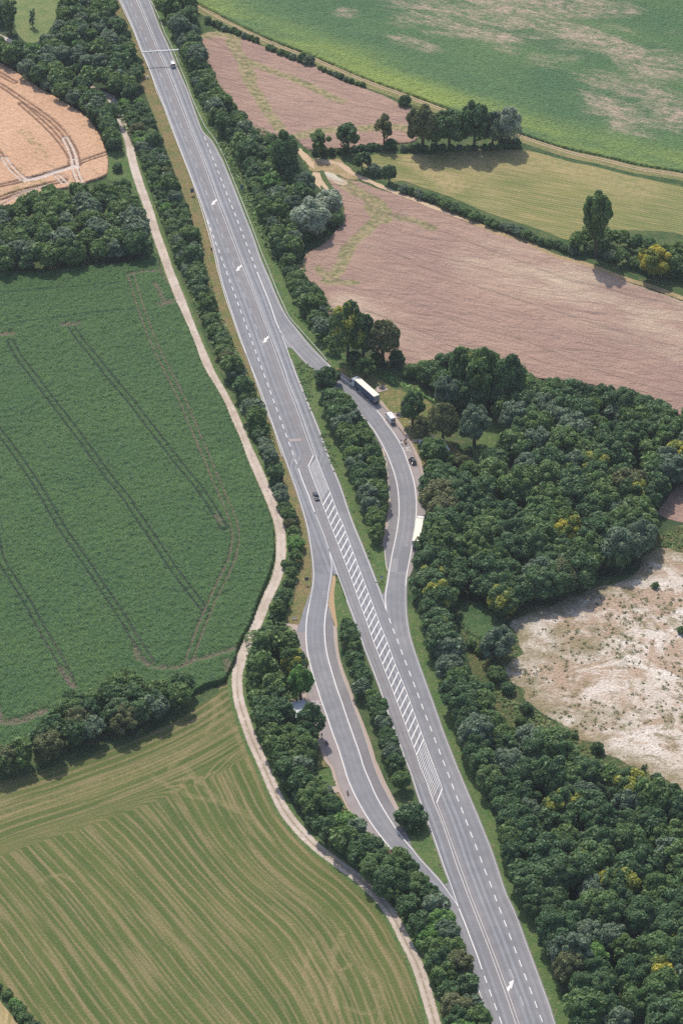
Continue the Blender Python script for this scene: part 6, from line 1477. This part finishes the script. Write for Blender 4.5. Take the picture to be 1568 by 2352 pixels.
# cantilever gantry over the road
def gantry():
    bx, by = G(T('g', 745,516)[0]); ex, ey = G(T('g', 208,372)[0], 5.9); L = math.hypot(ex - bx, ey - by)
    o = empty('sign_gantry', (bx, by, 0), math.atan2(ey - by, ex - bx)); tag(o, 'pale steel mast arm reaching across all lanes of the main road', 'gantry')
    MB().cyl((0, 0, 0), (0, 0, 5.9), .17, 10, .13).obj('post', P_STEELW, o); MB().box(-.2, L, -.2, .2, 5.65, 6.08).obj('beam', plain('white gantry beam', (.75, .74, .73), .5), o, bevel=.02)
    for f in (.75, .565, .27): MB().box(L * f - .22, L * f + .22, -.3, .15, 5.15, 5.75).obj('signal_box', P_DARKP, o, bevel=.03)
gantry()
def lamp():
    x, y = G(T('a', 1000,1072)[0]); o = empty('street_lamp', (x, y, 0), math.pi); tag(o, 'slim grey street lamp on the lawn edge', 'street lamp')
    MB().cyl((0, 0, 0), (0, 0, 6.1), .08, 10, .05).obj('pole', P_STEEL, o); MB().box(-.1, .65, -.13, .13, 6.05, 6.17, .04, .04).obj('lamp_head', plain('pale lamp housing', (.6, .62, .64), .4), o, bevel=.02)
lamp()
def board():
    x, y = G(T('i', 996,785)[0]); o = empty('notice_board', (x, y, 0), math.radians(0)); tag(o, 'tall black post with a white hanging panel beside the pavement', 'sign')
    MB().cyl((0, 0, 0), (0, 0, 6.2), .11, 10).obj('post', P_DARKP, o); MB().box(.14, 1.3, -.03, .03, 3.2, 6.1).obj('panel', plain('white panel', (.72, .74, .78), .5), o, bevel=.02)
    MB().box(.1, 1.32, -.05, .05, 6.1, 6.18).obj('panel_frame', P_DARKP, o)
board()
def shelter(label, corners, z=2.7):
    P = GG(corners, z); c = P.mean(0); o = empty('picnic_shelter', (c[0], c[1], 0)); tag(o, label, 'shelter')
    a, b, d = P[0] - c, P[1] - c, P[3] - c; u = b - a; v_ = d - a; n = 26; V = []; F = []
    for k in range(n + 1):
        t = k / n; h = .07 * (k % 2)
        for q, dz in ((0, 0), (1, .35)): p = a + v_ * t + u * q; V.append((p[0], p[1], z + h + dz))
    for k in range(n): F.append((2 * k, 2 * k + 1, 2 * k + 3, 2 * k + 2))
    ro = mesh_obj('roof', V, F, P_ROOFG, o); s = ro.modifiers.new('t', 'SOLIDIFY'); s.thickness = .03
    for (q, t) in ((.04, .04), (.96, .04), (.04, .96), (.96, .96), (.04, .5), (.96, .5)):
        p = a + u * q + v_ * t; MB().box(p[0] - .07, p[0] + .07, p[1] - .07, p[1] + .07, 0, z + .33 * q).obj('post', P_WOODL, o)
    p0, p1 = a + u * .03, a + u * .03 + v_ * .94
    mesh_obj('rear_wall', [(p0[0], p0[1], 0), (p1[0], p1[1], 0), (p1[0], p1[1], 2.4), (p0[0], p0[1], 2.4), (p0[0] + .06, p0[1], 0), (p1[0] + .06, p1[1], 0), (p1[0] + .06, p1[1], 2.4), (p0[0] + .06, p0[1], 2.4)], [(0, 1, 2, 3), (7, 6, 5, 4), (0, 3, 7, 4), (1, 5, 6, 2), (3, 2, 6, 7)], P_WOODL, o)
shelter('open shelter with pale ribbed roof half hidden by the right-hand tree', T('b', 690,235, 880,195, 962,362, 772,400))
shelter('open shelter with white ribbed roof under trees in the left rest area', T('h', 405,372, 690,326, 800,600, 515,646))
def bench(pt, rz, label):
    x, y = G(pt); o = empty('bench', (x, y, .02), rz); tag(o, label, 'bench'); m = MB()
    for k in range(3): m.box(-.8, .8, -.2 + k * .14, -.2 + k * .14 + .12, .42, .47)
    m.obj('seat', plain('pale bench slats', (.6, .58, .55), .6), o)
    for s in (-1, 1): MB().box(s * .6 - .04, s * .6 + .04, -.18, .18, 0, .42).obj('leg', P_DARKP, o)
    MB().box(-.8, .8, .2, .24, .5, .85).obj('backrest', plain('bench back slats', (.6, .58, .55), .6), o)
bench(T('Z5', 157,988)[0], 0.0, 'pale bench at the lower end of the dry verge')
def cabinet(pt, label, col=P_SIGNW, s=1.0):
    x, y = G(pt); o = empty('roadside_cabinet', (x, y, 0), away); tag(o, label, 'cabinet'); MB().box(-.2 * s, .2 * s, -.35 * s, .35 * s, .08, 1.1 * s).obj('housing', col, o, bevel=.02); MB().box(-.24 * s, .24 * s, -.4 * s, .4 * s, 0, .08).obj('plinth', P_CONC, o); MB().box(-.23 * s, .23 * s, -.38 * s, .38 * s, 1.1 * s, 1.16 * s).obj('lid', col, o)
cabinet(T('Z1', 377,720)[0], 'white roadside cabinet behind the left guard rail')
cabinet(T('Z2', 573,1120)[0], 'dark roadside cabinet on the left guard rail', P_BACK, .9)
cabinet(T('Z3', 1187,862)[0], 'grey green litter box behind the right guard rail end', plain('green bin', (.08, .12, .11), .5), .8)
# guard rails
def rail(L, label, every=4.0):
    L = resample(L, 2.0); c = L[0]; o = empty('guard_rail', (c[0], c[1], 0)); tag(o, label, 'guard rail'); Q = L - c; nn = normals(Q); prof = ((0, .45), (.035, .50), (.0, .56), (.035, .62), (.035, .66), (.0, .72), (-.09, .76), (-.09, .72), (-.03, .6), (-.03, .45))
    V = []; F = []; k = len(prof)
    for p, n in zip(Q, nn):
        for a, z in prof: V.append((p[0] + n[0] * a * 1.6, p[1] + n[1] * a * 1.6, z))
    for i in range(len(Q) - 1):
        for j in range(k): F.append((i * k + j, i * k + (j + 1) % k, (i + 1) * k + (j + 1) % k, (i + 1) * k + j))
    mesh_obj('rail', V, F, P_STEELW, o)
    pm = MB().box(-.05, .05, -.06, .06, 0, .68); me = None
    R = resample(Q, every)
    if len(R) > 98: R = resample(Q, np.linalg.norm(np.diff(Q, axis=0), axis=1).sum() / 97)
    for p in R:
        if me is None: q = pm.obj('post', P_STEEL, o); me = q.data
        else: q = bpy.data.objects.new('post', me); C.objects.link(q); q.parent = o
        q.location = (p[0], p[1], 0)
railL = line(T('Z1', 110,0, 170,130, 225,245, 268,345, 322,490, 375,600, 425,730, 465,860, 520,980, 592,1176, 'e', 0,150, 130,500, 260,880, 'Z3', 207,0, 235,130, 270,260, 320,430, 370,570, 420,720, 470,850, 520,960, 560,1080, 'Z4', 200,0, 240,120, 290,260, 350,400, 400,560, 438,680))
rail(extend(railL, 50, 0), 'long steel guard rail along the left edge of the main road')
railR = line(T('Z1', 400,0, 440,80, 500,210, 525,285, 560,360, 600,440, 650,560, 700,680, 745,790, 770,870, 820,990, 880,1120, 'Z2', 515,0, 560,60, 600,110, 640,180, 690,280, 740,400, 790,530, 850,680, 910,830, 960,960, 'Z3', 648,0, 700,120, 750,250, 800,370, 850,480, 900,580, 970,660, 1050,750, 1130,840, 1190,910, 1238,970))
rail(extend(railR, 50, 0), 'long steel guard rail curving along the right edge of the main road')
PM = MB().box(-.06, .06, -.05, .05, 0, .95, .02, .01); PB = MB().box(-.062, .062, -.052, .052, .68, .84); pme = pbe = None
for p, lab in ((T('Z3', 695,97), 'beside the upper right guard rail'), (T('Z3', 914,584), 'outside the bend of the right guard rail'), (T('Z3', 975,658), 'below the guard rail bend'), (T('Z3', 1048,792), 'near the guard rail end'),
               (T('Z4', 687,158), 'on the grass right of the main road'), (T('Z5', 595,748), 'on the left grass island'), (T('Z5', 294,386), 'on the dry verge top'), (T('Z5', 1238,1116), 'on the green verge near the yellow maple'),
               (T('Z6', 1510,742), 'on the green verge beside the wood'), (T('Z7', 973,492), 'right of the last round tree'), (T('Z7', 1460,432), 'on the green verge opposite the last stripes'), (T('Z8', 1062,260), 'lowest on the right verge')):
    x, y = G(p[0]); o = empty('marker_post', (x, y, 0), away); tag(o, f'slim white marker post {lab}', 'marker post', 'white marker posts')
    if pme is None: a = PM.obj('post', P_SIGNW, o); b = PB.obj('black_band', P_DARKP, o); pme, pbe = a.data, b.data
    else:
        for nm, me in (('post', pme), ('black_band', pbe)): q = bpy.data.objects.new(nm, me); C.objects.link(q); q.parent = o

# ---------------------------------------------------------------- haze in the air
def haze(dens=.00004, col=(.76, .82, .93)):
    me = bpy.data.meshes.new('haze'); x, y0, y1, z0, z1 = 1600, -1100, 2100, -1.1, 720
    V = [(sx * x, yy, zz) for zz in (z0, z1) for sx, yy in ((-1, y0), (1, y0), (1, y1), (-1, y1))]
    me.from_pydata(V, [], [(0, 3, 2, 1), (4, 5, 6, 7), (0, 1, 5, 4), (1, 2, 6, 5), (2, 3, 7, 6), (3, 0, 4, 7)]); me.update()
    m = bpy.data.materials.new('haze air'); m.use_nodes = True; n = m.node_tree.nodes; n.remove(n['Principled BSDF'])
    v = n.new('ShaderNodeVolumePrincipled'); v.inputs['Color'].default_value = (*col, 1); v.inputs['Density'].default_value = dens; v.inputs['Anisotropy'].default_value = .3
    m.node_tree.links.new(v.outputs[0], n['Material Output'].inputs['Volume']); o = link('haze', me, m); o['kind'] = 'stuff'; return o
haze()
